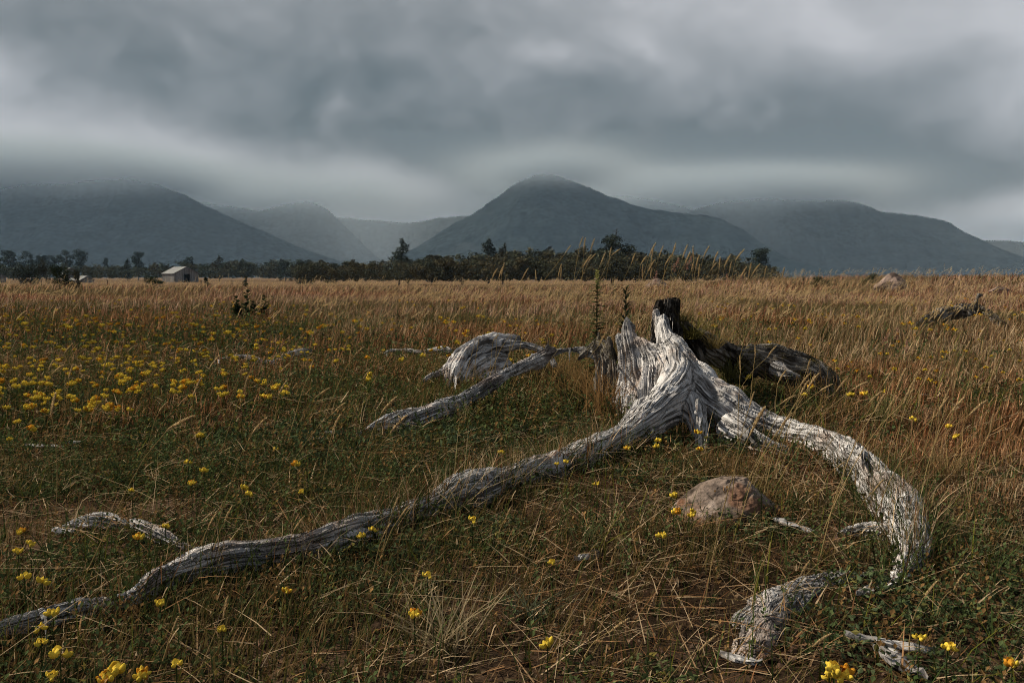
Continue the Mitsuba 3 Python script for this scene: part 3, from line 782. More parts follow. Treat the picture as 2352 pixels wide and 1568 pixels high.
limbs = [
    long_root, right_root,
    L_([(1590, 930, 3.66, .06), (1604, 985, 3.54, .045), (1612, 1030, 3.45, .030)], 'root_002', seed=7, ref=(0, -1, .3)),
    L_([(1480, 945, 3.62, .07), (1430, 985, 3.48, .04), (1385, 1003, 3.40, .018)], 'root', seed=8),
    L_([(1690, 985, 3.52, .07), (1740, 1020, 3.40, .05), (1800, 1040, 3.30, .04)], 'root_001', seed=9),
    # front shell
    L_([(1408, 985, 4.24, .065), (1412, 900, 4.27, .052), (1406, 830, 4.32, .028), (1398, 776, 4.36, .008)], 'side_wall', ref=(0, -1, 0), seed=11, rough=1.3),
    L_([(1436, 990, 4.16, .07), (1436, 890, 4.2, .055), (1428, 800, 4.28, .030), (1421, 772, 4.30, .010)], 'trunk_shell', ref=(0, -1, 0), seed=10, rough=1.3),
    L_([(1464, 990, 4.10, .08), (1464, 890, 4.14, .060), (1452, 805, 4.22, .036), (1443, 765, 4.26, .018), (1440, 729, 4.28, .005)], 'trunk_shell', ref=(0, -1, 0), seed=12, rough=1.3),
    L_([(1505, 980, 4.0, .11), (1502, 880, 4.06, .085), (1490, 815, 4.16, .045), (1478, 786, 4.2, .018)], 'trunk_shell', ref=(0, -1, 0), seed=13, rough=1.3),
    L_([(1446, 752, 4.27, .010), (1456, 776, 4.25, .024), (1485, 798, 4.2, .030), (1530, 812, 4.1, .050)], 'trunk_shell', seed=14),
    L_([(1441, 745, 4.28, .010), (1450, 752, 4.27, .010), (1456, 750, 4.27, .005)], 'trunk_shell', seed=141),
    # jagged light edge below the charred top
    L_([(1506, 716, 4.24, .016), (1512, 745, 4.2, .026), (1530, 780, 4.1, .034), (1556, 815, 4.02, .030)], 'trunk_shell', ref=(0, -1, 0), seed=15),
    L_([(1558, 812, 4.05, .020), (1561, 775, 4.12, .006)], 'trunk_shell', ref=(0, -1, 0), seed=16),
    # left wing
    L_([(1404, 822, 4.38, .032), (1382, 788, 4.44, .024), (1358, 798, 4.5, .018), (1340, 812, 4.5, .014), (1328, 826, 4.5, .006)], 'side_wall', seed=17, rough=1.5),
    L_([(1388, 930, 4.40, .055), (1382, 820, 4.44, .036), (1374, 764, 4.47, .008)], 'side_wall', ref=(0, -1, 0), seed=18, rough=1.5),
    # charred top and back wall
    L_([(1512, 800, 4.26, .045), (1520, 735, 4.32, .056), (1526, 705, 4.34, .056), (1528, 690, 4.35, .054)], 'charred_top', ref=(0, -1, 0), seed=21, rough=1.6),
    L_([(1548, 790, 4.34, .05), (1550, 735, 4.38, .042), (1552, 695, 4.40, .036)], 'charred_top', ref=(0, -1, 0), seed=24, rough=1.6),
    L_([(1565, 745, 4.46, .030), (1585, 790, 4.55, .06), (1605, 880, 4.58, .09), (1612, 970, 4.55, .11)], 'charred_top', ref=(0, -1, 0), seed=22, rough=1.5),
    L_([(1590, 778, 4.6, .045), (1650, 806, 4.75, .06), (1710, 852, 4.8, .08)], 'charred_top', seed=23, rough=1.5),
    # left back root, raised then diving
    L_([(1272, 800, 4.62, .012), (1252, 814, 4.58, .032), (1215, 836, 4.53, .036), (1165, 858, 4.46, .036), (1110, 890, 4.34, .042), (1050, 926, 4.18, .050), (985, 950, 4.0, .060), (920, 968, 3.86, .058), (850, 990, 3.72, .030), (815, 1002, 3.66, .010)], 'root_003', seed=25, rough=1.3),
    L_([(1230, 830, 4.56, .032), (1270, 812, 4.58, .024), (1310, 803, 4.57, .017), (1345, 806, 4.53, .022), (1385, 822, 4.46, .034)], 'root_003', seed=27, rough=1.3),
    L_([(1244, 830, 4.57, .026), (1254, 805, 4.58, .016), (1259, 784, 4.59, .005)], 'root_003', ref=(0, -1, 0), seed=26),
    # right back root with a broken branch
    L_([(1610, 790, 4.72, .09), (1690, 822, 4.86, .085), (1760, 832, 4.92, .085), (1820, 850, 4.90, .095), (1880, 868, 4.84, .075), (1906, 905, 4.76, .040), (1922, 965, 4.66, .022)], 'root_004', seed=28, flat=1.2),
    L_([(1775, 838, 4.86, .05), (1805, 856, 4.76, .034), (1836, 863, 4.70, .013)], 'root_004__broken_branch', seed=29),
]
limbs += strands(right_root, 16, 901, .12, .93, rough=1.4) + strands(right_root, 9, 931, .5, .97, size=(.26, .45), out=(.75, 1.0), arc=1.5, rough=1.5)
limbs += strands(long_root, 15, 951, .10, .95, arc=1.5) + strands(long_root, 5, 971, .25, .6, size=(.26, .4), out=(.75, 1.0), arc=2.0)
back_root = next(L for L in limbs if L.part == 'root_004')
limbs += strands(back_root, 9, 981, .15, .95, size=(.25, .42), out=(.7, 1.0), arc=1.8, rough=1.6)
for L in limbs:
    if L.part in ('root_001', 'root_003', 'root_004', 'charred_top'):
        L.splinter = max(L.splinter, .9)
cuts = [L_([(1585, 800, 4.30, .06), (1600, 900, 4.25, .10), (1590, 1000, 4.2, .10)], ref=(0, -1, 0), wavy=0), L_([(1470, 662, 4.36, .085), (1600, 655, 4.36, .085)], wavy=.5)]
build_wood(stump, limbs, {'': 'weathered_wood', 'charred_top': 'charred_wood', 'side_wall': 'old_wood', 'root_004': 'old_wood', 'root_004__broken_branch': 'weathered_wood'}, .0056, cuts=cuts, seed=40, k=.014)
labels[stump + '__root'] = {'label': 'long smooth root sweeping down to the lower left corner'}
labels[stump + '__root_001'] = {'label': 'frayed root curving round to the right'}
labels[stump + '__charred_top'] = {'label': 'blackened broken top of the stump'}
labels[stump + '__root_004'] = {'label': 'dark mossy root behind the stump'}

# separate pieces of dead wood
k = thing('driftwood_log', 'grey furrowed root chunk with a dark hollow, lying left behind the stump', 'log')
build_wood(k, [L_([(1185, 782, 5.75, .045), (1130, 800, 5.6, .085), (1085, 822, 5.45, .115), (1048, 855, 5.3, .080), (1036, 888, 5.2, .035)], '', seed=51, rough=1.4, splinter=.8),
               L_([(1150, 838, 5.55, .07), (1105, 858, 5.45, .10), (1062, 880, 5.32, .07)], '', seed=54, rough=1.4, splinter=.8), L_([(1115, 785, 5.62, .05), (1135, 776, 5.66, .035), (1160, 778, 5.7, .02)], '', seed=49, rough=1.4),
               L_([(1110, 830, 5.5, .06), (1180, 792, 5.6, .035), (1230, 800, 5.6, .028), (1275, 838, 5.5, .02)], 'side_branch', seed=52),
               L_([(1050, 862, 5.3, .05), (1010, 858, 5.25, .026), (975, 872, 5.2, .010)], '', seed=53)], {'': 'weathered_wood'}, .0075, seed=60)
k = thing('driftwood_log', 'thin pale log with a raised end among the yellow flowers', 'log')
build_wood(k, [L_([(715, 806, 7.2, .018), (680, 812, 7.05, .034), (640, 826, 6.9, .030), (600, 836, 6.75, .034), (575, 822, 6.8, .026), (545, 818, 6.8, .018), (480, 828, 6.7, .010)], '', seed=55)], {'': 'weathered_wood'}, .008, seed=61)
k = thing('driftwood_log', 'half buried pale stick just left of the furrowed root chunk', 'log')
build_wood(k, [L_([(1035, 806, 6.9, .02), (1010, 803, 7.0, .03), (960, 808, 7.1, .018), (925, 804, 7.2, .022), (880, 812, 7.2, .01)], '', seed=56)], {'': 'weathered_wood'}, .009, seed=62)
k = thing('dead_branch', 'arched bleached root end poking out of the soil left of the long root', 'branch')
build_wood(k, [LG([(132, 1226, .006, .010), (165, 1208, .022, .020), (205, 1198, .030, .024), (250, 1198, .030, .024), (292, 1214, .010, .018)], '', seed=57), ], {'': 'weathered_wood'}, .0045, seed=63, lump=.008)
k = thing('dead_branch', 'bleached side root bent towards the tip of the long root', 'branch')
build_wood(k, [LG([(305, 1200, .03, .014), (345, 1218, .034, .019), (385, 1237, .030, .020), (425, 1256, .022, .015), (458, 1268, .014, .008)], '', seed=58)], {'': 'weathered_wood'}, .0045, seed=64, lump=.008)
k = thing('dead_branch', 'buried frayed wood of the root end in the lower right', 'branch')
buried = LG([(2030, 1330, -.014, .024), (1930, 1345, -.014, .026), (1855, 1368, -.016, .032), (1790, 1405, -.024, .044), (1745, 1455, -.028, .046), (1702, 1525, -.026, .034)], '', seed=59, flat=1.35, rough=1.9, splinter=.25)
build_wood(k, [buried] + strands(buried, 22, 991, size=(.13, .22), out=(.88, 1.12), arc=1.2, rough=1.2), {'': 'weathered_wood'}, .0044, seed=65, lump=.010, k=.007)
k = thing('dead_branch', 'split grey splinter lying left of the curved right root', 'branch')
build_wood(k, [LG([(2035, 1222, .03, .022), (1985, 1216, .024, .022), (1935, 1222, .014, .009), (1918, 1226, .01, .004)], '', seed=66, flat=1.3)], {'': 'weathered_wood'}, .0045, seed=66, lump=.006)
k = thing('dead_branch', 'far dark heap of dead branches half sunk in the grass at the right', 'branch')
build_wood(k, [L_([(2110, 748, 10.6, .05), (2160, 724, 10.8, .10), (2210, 714, 11.0, .09), (2245, 708, 11.0, .06), (2275, 722, 10.8, .055), (2310, 748, 10.6, .04)], '', seed=67, rough=1.8, splinter=2.5), L_([(2236, 722, 10.9, .03), (2241, 698, 11.0, .022), (2248, 680, 11.0, .034), (2256, 676, 11.0, .020)], 'upright_stub', ref=(0, -1, 0), seed=68)],
           {'': 'old_wood'}, .014, seed=67)

# ------------------------------------------------------------------ rocks


def rock(name, label, c, size, seed, mat, cat='rock', yaw=0.0, sub=5, amp=.42, skew=0.0, dome=0.25):
    m = trimesh.creation.icosphere(sub)
    v = m.vertices
    n = meshkit.fbm(v * 1.5 + seed, 4, seed) - .5
    r_ = 1 + amp * n
    cut = np.abs(meshkit.noise(v * 2.6 + 4, seed + 2) - .5)
    r_ -= .10 * np.clip(1 - cut / .08, 0, 1)
    r_ += .05 * (meshkit.fbm(v * 9, 3, seed + 9) - .5)
    v = v * r_[:, None]
    rr_ = np.random.default_rng(seed)
    for _ in range(14):
        q = rr_.normal(size=3)
        q /= np.linalg.norm(q)
        q = -q if q[2] > .8 else q
        ex = np.clip(v @ q - rr_.uniform(.66, .95), 0, None)
        v = v - q * (ex * .85)[:, None]
    v[:, :2] *= (1 - dome * np.clip(v[:, 2:], 0, 1))
    v[:, 0] += skew * v[:, 2]
    v = v * (1 + .035 * (meshkit.fbm(v * 7, 3, seed + 4) - .5))[:, None] * np.asarray(size)
    m = tm(v, m.faces)
    m.apply_transform(rot([0, 0, 1], yaw))
    key = thing(name, label, cat)
    scene[key] = mikit.ply(m, mat, smooth=True, to_world=T().translate(np.asarray(c, float).tolist()))


p = on_ground(1668, 1192)
rock('rock', 'pinkish lichen covered rock between the two big roots', p + [0, .06, .012], (.195, .14, .112), 4, 'rock_skin', yaw=10, skew=.28, dome=.45)
p = on_ground(1368, 1290)
rock('rock', 'small black stone in the bare soil below the long root', p + [0, .01, .006], (.030, .026, .024), 8, 'dark_stone', sub=4)
p = at(2045, 655, 30)
rock('boulder', 'pink brown boulder standing up on the skyline at the right', [p[0], 30, float(terrain(p[0], 30)) + .22], (.66, .5, .50), 11, 'boulder_skin', 'boulder', yaw=8)
p = at(2298, 655, 26)
rock('boulder', 'low reddish stone sunk in the grass near the right edge', [p[0], 26, float(terrain(p[0], 26)) + .12], (.34, .26, .16), 13, 'boulder_skin', 'boulder')
p = at(1510, 640, 60)
rock('boulder', 'flat brown stone far out in the meadow behind the tall stalks', [p[0], 60, float(terrain(p[0], 60)) + .15], (.9, .6, .55), 15, 'boulder_skin', 'boulder')
rock('rock', 'small brown clod of earth below the long root on the left', on_ground(880, 1448) + [0, 0, .004], (.038, .03, .018), 17, 'soil', sub=3)
rock('rock', 'flat brown stone near the curved right root end', on_ground(2195, 1312) + [0, 0, .004], (.055, .04, .018), 19, 'soil', sub=3)


# flat splinters of bleached wood
def chip(label, u, v, length, width, yaw, tilt, seed):
    r_ = np.random.default_rng(seed)
    n = 9
    t = np.linspace(-1, 1, n)
    half = width * (1 - np.abs(t) ** 3) * r_.uniform(.6, 1.2, n) + .0012
    mid = np.cumsum(r_.normal(0, .0018, n))
    top = np.stack([t * length, mid + half, .004 + .002 * r_.normal(size=n)], 1)
    bot = np.stack([t * length, mid - half, .004 + .002 * r_.normal(size=n)], 1)
    cen = np.stack([t * length, mid, .0075 + .002 * r_.normal(size=n)], 1)
    v_ = np.vstack([top, cen, bot, top * [1, 1, 0], bot * [1, 1, 0]])
    f = []
    for i in range(n - 1):
        for a, b in ((0, 1), (1, 2), (3, 0), (2, 4), (4, 3)):
            f += [[a * n + i, b * n + i, b * n + i + 1], [a * n + i, b * n + i + 1, a * n + i + 1]]
    uv_ = np.stack([v_[:, 0], v_[:, 1] * 2.4], 1)
    key = thing('wood_splinter', label, 'wood splinter', 'bleached splinters of wood on the soil')
    p = on_ground(u, v)
    scene[key] = mikit.ply(tm(v_, f), 'weathered_wood', smooth=False, uv=uv_, to_world=T().translate([p[0], p[1], float(p[2] + .026)]).rotate([0, 0, 1], yaw).rotate([0, 1, 0], tilt).scale(1.3))


for n_, c_ in enumerate((
        ('long flat splinter in the lower right corner area', 2040, 1506, .065, .012, -12, 6), ('triangular splinter under the long flat one', 2062, 1552, .045, .018, -62, 9),
        ('pale splinter to the right of the pink rock', 1822, 1228, .045, .010, -30, 10), ('pale splinter lying below the arched bleached root', 152, 1240, .028, .008, 14, 5),
        ('small splinter touching the side root on the left', 205, 1228, .02, .006, 20, 5), ('white splinter left of the raised left root, upper one', 735, 1022, .05, .013, 15, 6),
        ('white splinter left of the raised left root, lower one', 705, 1034, .03, .010, 5, 8), ('broad white splinter near the tip of the raised left root', 765, 1008, .035, .010, 40, 6),
        ('bleached splinter in the green cover at the far left', 100, 1040, .06, .012, 12, 5), ('short bleached splinter in the green cover right of its long neighbour', 165, 1030, .03, .010, 30, 5),
        ('lone white splinter in the dry grass at the right', 2135, 918, .06, .016, 6, 4), ('white splinter above the green cover left of the raised left root', 680, 915, .05, .014, -20, 8),
        ('narrow splinter below the frayed curve of the right root', 2140, 1246, .03, .008, 70, 12), ('tiny splinter by the black stone', 1330, 1305, .02, .005, 50, 8),
        ('splinter at the right of the buried frayed wood', 1990, 1385, .035, .008, 40, 6), ('splinter left beside the buried frayed wood', 1700, 1545, .03, .007, -20, 6))):
    chip(*c_, 200 + n_)

# ------------------------------------------------------------------ grass and ground cover
PX = 1024 / 2352 * FOCAL       # pixels per unit tangent in the 1024 wide picture


def scatter(n, y0, y1, r, margin=.12, power=1.0):
    """Points spread over the wedge of meadow in view (a little wider), denser nearby for power > 1."""
    y0 = .85 if y0 < 1.3 else y0                # goes on a step beside and before the view
    n = int(n * (1.32 if y1 < 5 else 1.17 if y1 < 9 else 1.06))
    t = r.uniform(0, 1, n) ** power
    y = np.sqrt(y0 ** 2 + t * (y1 ** 2 - y0 ** 2))
    x = (r.uniform(-1, 1, n)) * (y * (1176 / FOCAL) * (1 + margin) + .65)
    ok = x ** 2 + y ** 2 > .7
    return x[ok], y[ok]


def strips(x, y, h, w, lean, bend, az, cols, segs=3, z=None, tipcol=None):
    """Blades as tapering strips: leaning along azimuth az, bending over towards it."""
    n = len(x)
    z = terrain(x, y) - .01 if z is None else z
    t = np.linspace(0, 1, segs + 1)
    dirx, diry = np.cos(az), np.sin(az)
    face = az + np.pi / 2 + rng.normal(0, .9, n)
    fx, fy = np.cos(face), np.sin(face)
    vs, cs = [], []
    for k, tt in enumerate(t):
        off_ = lean * tt * h + bend * tt ** 2 * h
        zz = z + h * (tt - .35 * np.clip(bend, 0, 2) * tt ** 2)
        ww = w * (1 - tt) ** .7 * .5
        c = np.stack([x + dirx * off_, y + diry * off_, zz], 1)
        s = np.stack([fx * ww, fy * ww, 0 * ww], 1)
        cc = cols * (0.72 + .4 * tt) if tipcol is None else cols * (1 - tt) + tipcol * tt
        if k < segs:
            vs += [c - s, c + s]
            cs += [cc, cc]
        else:
            vs += [c]
            cs += [cc]
    m = len(vs)
    v = np.stack(vs, 1).reshape(-1, 3)
    c = np.stack(cs, 1).reshape(-1, 3)
    b = (np.arange(n) * m)[:, None]
    f = []
    for k in range(segs - 1):
        f += [b + [2 * k, 2 * k + 1, 2 * k + 3], b + [2 * k, 2 * k + 3, 2 * k + 2]]
    f += [b + [2 * segs - 2, 2 * segs - 1, 2 * segs]]
    return v, np.concatenate(f), c


def join(parts):
    v, f, c, o = [], [], [], 0
    for a, b, d in parts:
        v.append(a); f.append(b + o); c.append(d); o += len(a)
    return np.vstack(v), np.vstack(f), np.clip(np.vstack(c), 0, 1)


def fb(x, y, s, seed, o=3):
    return meshkit.fbm(np.stack([x * s, y * s, 0 * x], -1), o, seed)


def lump_(x, y, u, v, rx, ry):
    p = on_ground(u, v)
    return np.exp(-((x - p[0]) / rx) ** 2 - ((y - p[1]) / ry) ** 2)


def greenness(x, y):
    """0 bare and dry, 1 lush green cover."""
    g = .46 + 1.1 * (fb(x, y, .9, 71, 4) - .5) + .25 * (fb(x, y, 4.0, 72, 2) - .5)
    g = g + .55 * lump_(x, y, 900, 1080, .7, .7) + .4 * lump_(x, y, 1240, 960, .55, .7) + .35 * lump_(x, y, 500, 1040, .6, .5) + .35 * lump_(x, y, 150, 1110, .4, .3) + .3 * lump_(x, y, 1900, 1430, .25, .2) + .35 * lump_(x, y, 2230, 1350, .3, .2)
    g = g + .35 * lump_(x, y, 600, 890, .9, .8) + .25 * lump_(x, y, 300, 930, .9, .6) + .3 * lump_(x, y, 1080, 1300, .35, .15) + .25 * lump_(x, y, 620, 1400, .3, .15)
    g = g - .5 * lump_(x, y, 1420, 1380, .35, .25) - .45 * lump_(x, y, 200, 1185, .35, .14) - .3 * lump_(x, y, 1750, 1100, .45, .3) - .45 * lump_(x, y, 2200, 1010, .8, .8) - .4 * lump_(x, y, 560, 980, .3, .25) - .25 * lump_(x, y, 900, 1010, .3, .25)
    g = g - .35 * smooth(.4, 1.6, x / np.maximum(y, .5) * 3.2 - .2) * smooth(3, 6, y)
    g = g + .30 * smooth(-.05, .25, -x / np.maximum(y, .5)) * smooth(6, 9, y) * (1 - smooth(16, 28, y))
    return g - .62 * smooth(9, 24, y)


def dryness(x, y):
    """How much standing dry grass."""
    d = .44 + .95 * (fb(x, y, .8, 75, 4) - .42)
    d = d + .75 * smooth(5.5, 13, y) + .55 * smooth(.05, .5, x / np.maximum(y, .5)) * smooth(2.2, 4.2, y)
    d = d * (1 - .52 * smooth(.02, .25, -x / np.maximum(y, .5)) * smooth(5, 7, y) * (1 - smooth(15, 26, y)))
    d = d - .35 * lump_(x, y, 300, 900, 1.3, 1.6) * (1 - smooth(8, 10, y)) - .2 * lump_(x, y, 900, 1080, .7, .7)
    return np.clip(d, 0.03, 1.3)


# keep blades out of the wood: a coarse table of where trunks and roots cover the ground
all_c = np.vstack([L.c for L in limbs])
all_r = np.concatenate([L.r for L in limbs])
low = all_c[:, 2] - all_r < .10
wood_tree, wood_r = cKDTree(all_c[low, :2]), all_r[low]


def clear_of_wood(x, y, k=.62):
    d, i = wood_tree.query(np.stack([x, y], 1))
    return d > wood_r[i] * k


STRAW, TAN, RUST, BROWN, OLIVE = np.array([.56, .42, .27]), np.array([.33, .215, .122]), np.array([.205, .10, .050]), np.array([.078, .046, .025]), np.array([.072, .074, .028])


def pick(n, w, r):
    pal = np.stack([STRAW, TAN, RUST, BROWN, OLIVE])
    return pal[r.choice(5, n, p=np.array(w) / sum(w))] * r.uniform(.45, 1.55, (n, 1))


WIND = 0.25
r = np.random.default_rng(90)
P = []
# far field, in tufts
for n, y0, y1, hh, ww, segs in ((36000, 34, 80, .38, .034, 2), (62000, 14, 34, .27, .015, 2), (66000, 6.5, 14, .21, .0084, 2), (50000, 3.6, 6.5, .18, .0064, 3), (56000, 1.2, 3.6, .115, .0038, 3)):
    x, y = scatter(n, y0, y1, r, power=1.25 if y0 > 10 else 1.0)
    n = len(x)
    tus = smooth(.36, .60, fb(x, y, 2.4, 91, 3)) if y0 < 6 else smooth(.34, .62, fb(x, y, 1.1, 92, 3))
    ok = (r.uniform(0, 1, n) < (.45 + .75 * tus if y0 < 14 else .7 + .3 * tus) * np.clip(dryness(x, y) * (1 if y0 < 30 else 1.2) + (.34 if y0 < 3 else .16 if y0 < 4 else 0), 0, 1)) & clear_of_wood(x, y)
    x, y = x[ok], y[ok]
    n = len(x)
    tall = r.uniform(.45, 1.15, n) * (0.62 + .38 * smooth(3.5, 9, y)) * (.7 + .55 * tus[ok] if y0 < 14 else 1)
    left = smooth(.1, .6, -x / y)
    w = ww * r.uniform(.6, 1.4, n) * np.maximum(1, y / (y0 + .6 * (y1 - y0)))
    cols = pick(n, (2.4, 3.2, 1.8, 3.8, 2.2) if y0 > 3 else (2.0, 2.6, 3.0, 2.6, 1.6), r)
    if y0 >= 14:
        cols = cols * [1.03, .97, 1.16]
    redder = smooth(.50, .62, fb(x, y, .5, 77))[:, None]
    cols = cols * (1 - redder * np.array([.12, .32, .40]))
    olive = smooth(.53, .64, fb(x, y, .33, 78))[:, None] * .7
    cols = cols * (1 - olive) + OLIVE * r.uniform(.6, 1.5, (n, 1)) * olive
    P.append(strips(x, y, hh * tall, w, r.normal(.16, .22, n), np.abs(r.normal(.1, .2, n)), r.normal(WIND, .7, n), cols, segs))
v, f, c = join(P)
stuff('dry_grass', mikit.ply(tm(v, f), 'grass_blade', color=c), 'tan and rust coloured dry grass covering the meadow', 'grass')

# flattened litter and fine red brown stems close to the camera
P = []
for n, y0, y1, ww in ((13000, 1.15, 3.4, .0030), (17000, 3.4, 7.5, .0048), (12000, 7.5, 14, .009)):
    x, y = scatter(n, y0, y1, r)
    n = len(x)
    ok = clear_of_wood(x, y, .9) & (r.uniform(0, 1, n) < np.clip(1.25 - .8 * np.clip(greenness(x, y), 0, 1), .3, 1))
    x, y = x[ok], y[ok]
    n = len(x)
    h = r.uniform(.02, .085, n) * (1 + .2 * y)
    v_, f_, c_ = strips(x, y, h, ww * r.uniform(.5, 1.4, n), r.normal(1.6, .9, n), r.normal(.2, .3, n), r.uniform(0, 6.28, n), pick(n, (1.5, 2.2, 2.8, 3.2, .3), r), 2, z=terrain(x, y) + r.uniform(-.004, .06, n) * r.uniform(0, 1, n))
    base = np.repeat(terrain(x, y), 5)
    v_[:, 2] = base + (v_[:, 2] - base) * .45
    P.append((v_, f_, c_))
for n, y0, y1, ww in ((4800, 1.15, 3.4, .0032), (7500, 3.4, 7.5, .0058)):
    x, y = scatter(n, y0, y1, r)
    n = len(x)
    ok = clear_of_wood(x, y, 1.0) & (r.uniform(0, 1, n) < .35 + .65 * fb(x, y, 3.0, 95, 2))
    x, y = x[ok], y[ok]
    n = len(x)
    v_, f_, c_ = strips(x, y, r.uniform(.018, .05, n) * (1 + .22 * y), ww * r.uniform(.6, 1.4, n), r.normal(1.1, .7, n), r.normal(.5, .7, n), r.uniform(0, 6.28, n), np.where(r.uniform(size=(n, 1)) < .7, STRAW, np.array([.42, .24, .12])) * r.uniform(.55, 1.3, (n, 1)), 2, z=0 * x)
    v_[:, 2] = v_[:, 2] * .4 + np.repeat(terrain(x, y) + r.uniform(.01, .07, n) * (.6 + .18 * y), 5)
    P.append((v_, f_, c_))
# a few long fallen straws
n = 90
x, y = scatter(n, 1.2, 4.5, r)
n = len(x)
h = r.uniform(.12, .38, n)
v_, f_, c_ = strips(x, y, h, .0030 * np.ones(n), r.normal(1.2, .6, n), r.normal(.5, .4, n), r.normal(.25, 1.0, n) + np.pi * (r.uniform(size=n) < .4), STRAW * r.uniform(.7, 1.25, (n, 1)), 5, z=terrain(x, y) + r.uniform(.0, .05, n))
base = np.repeat(terrain(x, y), 11)
v_[:, 2] = base + np.maximum((v_[:, 2] - base) * .5, .006)
P.append((v_, f_, c_))
v, f, c = join(P)
stuff('fallen_straw', mikit.ply(tm(v, f), 'grass_blade', color=c), 'litter of broken dry straw lying over the soil', 'straw')

# low leafy cover
foot_c = all_c[low & (all_c[:, 2] < .16)]
foot_r = all_r[low & (all_c[:, 2] < .16)]


def along_wood(n, r_, k0=.75, k1=1.7):
    i = r_.integers(0, len(foot_c), n)
    a = r_.uniform(0, 6.28, n)
    d = foot_r[i] * r_.uniform(k0, k1, n) + r_.uniform(0, .03, n)
    return foot_c[i, 0] + np.cos(a) * d, foot_c[i, 1] + np.sin(a) * d


P = []
for n, y0, y1, size, hh in ((85000, 1.15, 3.2, .0080, .045), (90000, 3.2, 6.5, .0125, .08), (75000, 6.5, 24, .024, .14)):
    x, y = scatter(n, y0, y1, r)
    n = len(x)
    g = greenness(x, y) - .06 + 1.1 * (fb(x, y, 7.5, 80, 3) - .5)
    ok = (r.uniform(0, 1, n) < smooth(.22, .72, g)) & clear_of_wood(x, y, .95)
    x, y, g = x[ok], y[ok], g[ok]
    n = len(x)
    top = hh * (.35 + 1.0 * fb(x, y, 7, 81, 2)) * np.clip(.4 + g, .4, 1.6)
    z = terrain(x, y) + top * r.uniform(0, 1, n) ** .7
    tone = r.uniform(.55, 1.5, (n, 1)) * (.6 + .8 * fb(x, y, 3, 82))[:, None]
    cols = np.array([.060, .076, .032]) * tone
    yel = (r.uniform(size=n) < .16)[:, None]
    cols = np.where(yel, cols * [2.0, 1.35, .9], cols)
    blue = smooth(.5, .65, fb(x, y, 1.2, 83))[:, None]
    cols = cols * (1 - blue * np.array([.10, .03, -.18]))
    P.append(leaf_cards(np.stack([x, y, z], 1), size, cols, r, .3))
# upright weed sprigs: leaves set round a short stem
for n, y0, y1, leaf, hh, per in ((5600, 1.15, 3.4, .0170, .10, 13), (8500, 3.4, 7.0, .027, .15, 12), (15000, 7.0, 24, .044, .22, 9)):
    x, y = scatter(n, y0, y1, r)
    n = len(x)
    g = greenness(x, y) + .7 * (fb(x, y, 5.5, 86, 3) - .5)
    ok = (r.uniform(0, 1, n) < np.clip(.12 + .80 * smooth(.34, .92, g), 0, 1)) & clear_of_wood(x, y, .9)
    x, y, g = x[ok], y[ok], g[ok]
    n = len(x)
    h = hh * r.uniform(.45, 1.25, n) * (.6 + .7 * np.clip(g, 0, 1))
    t = np.tile((np.arange(per) + .5) / per, (n, 1))
    th = np.arange(per)[None] * 2.399 + r.uniform(0, 6.28, (n, 1))
    lx, ly = r.normal(0, .25, (2, n, 1))
    out = np.stack([np.cos(th), np.sin(th), .35 + .7 * t], -1)
    out /= np.linalg.norm(out, axis=-1, keepdims=True)
    size = leaf * (1.15 - .55 * t) * r.uniform(.7, 1.2, (n, per))
    base = np.stack([x[:, None] + lx * h[:, None] * t, y[:, None] + ly * h[:, None] * t, (terrain(x, y) - .005)[:, None] + h[:, None] * t], -1)
    sd = np.stack([-np.sin(th), np.cos(th), 0 * th], -1) * (size * .33)[..., None]
    tip = base + out * size[..., None]
    mid = base + out * (size * .5)[..., None] + [0, 0, 1] * (size * .10)[..., None]
    v_ = np.stack([base, mid - sd, tip, mid + sd], 2).reshape(-1, 3)
    kk = (np.arange(n * per) * 4)[:, None]
    f_ = np.concatenate([kk + [0, 1, 2], kk + [0, 2, 3]])
    tone = r.uniform(.45, 1.45, (n, 1, 1)) * (.55 + .95 * fb(x, y, 4.0, 87, 2))[:, None, None] * r.uniform(.75, 1.25, (n, per, 1)) * (.7 + .55 * t[..., None])
    hue = np.where(r.uniform(size=(n, 1, 1)) < .36, np.array([.135, .080, .034]), np.array([.054, .074, .030]))
    P.append((v_, f_, np.repeat((hue * tone).reshape(-1, 3), 4, 0)))
x, y = along_wood(9000, r, .8, 1.6)
n = len(x)
P.append(leaf_cards(np.stack([x, y, terrain(x, y) + r.uniform(0, .07, n) * (.5 + .15 * y)], 1), .011, np.array([.045, .060, .024]) * r.uniform(.5, 1.6, (n, 1)), r, .3))
v, f, c = join(P)
stuff('ground_cover', mikit.ply(tm(v, f), 'leaf', color=c), 'dark green small leaved clover like plants carpeting the foreground', 'ground cover')

# green blades in the cover
P = []
for n, y0, y1, ww, hh in ((11000, 1.15, 3.6, .0034, .13), (15000, 3.6, 8, .0052, .21), (12000, 8, 20, .011, .26)):
    x, y = scatter(n, y0, y1, r)
    n = len(x)
    ok = (r.uniform(0, 1, n) < np.clip(.25 + .6 * greenness(x, y), .1, 1)) & clear_of_wood(x, y)
    x, y = x[ok], y[ok]
    n = len(x)
    cols = np.array([.045, .066, .020]) * r.uniform(.5, 1.7, (n, 1)) * np.where(r.uniform(size=(n, 1)) < .3, [1.9, 1.35, .8], 1)
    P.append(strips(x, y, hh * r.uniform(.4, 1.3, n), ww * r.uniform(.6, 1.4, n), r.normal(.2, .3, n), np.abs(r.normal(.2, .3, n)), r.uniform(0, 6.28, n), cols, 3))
x, y = along_wood(8500, r)
n = len(x)
cols = np.array([.045, .060, .020]) * r.uniform(.5, 1.7, (n, 1))
dry = r.uniform(size=(n, 1)) < .5
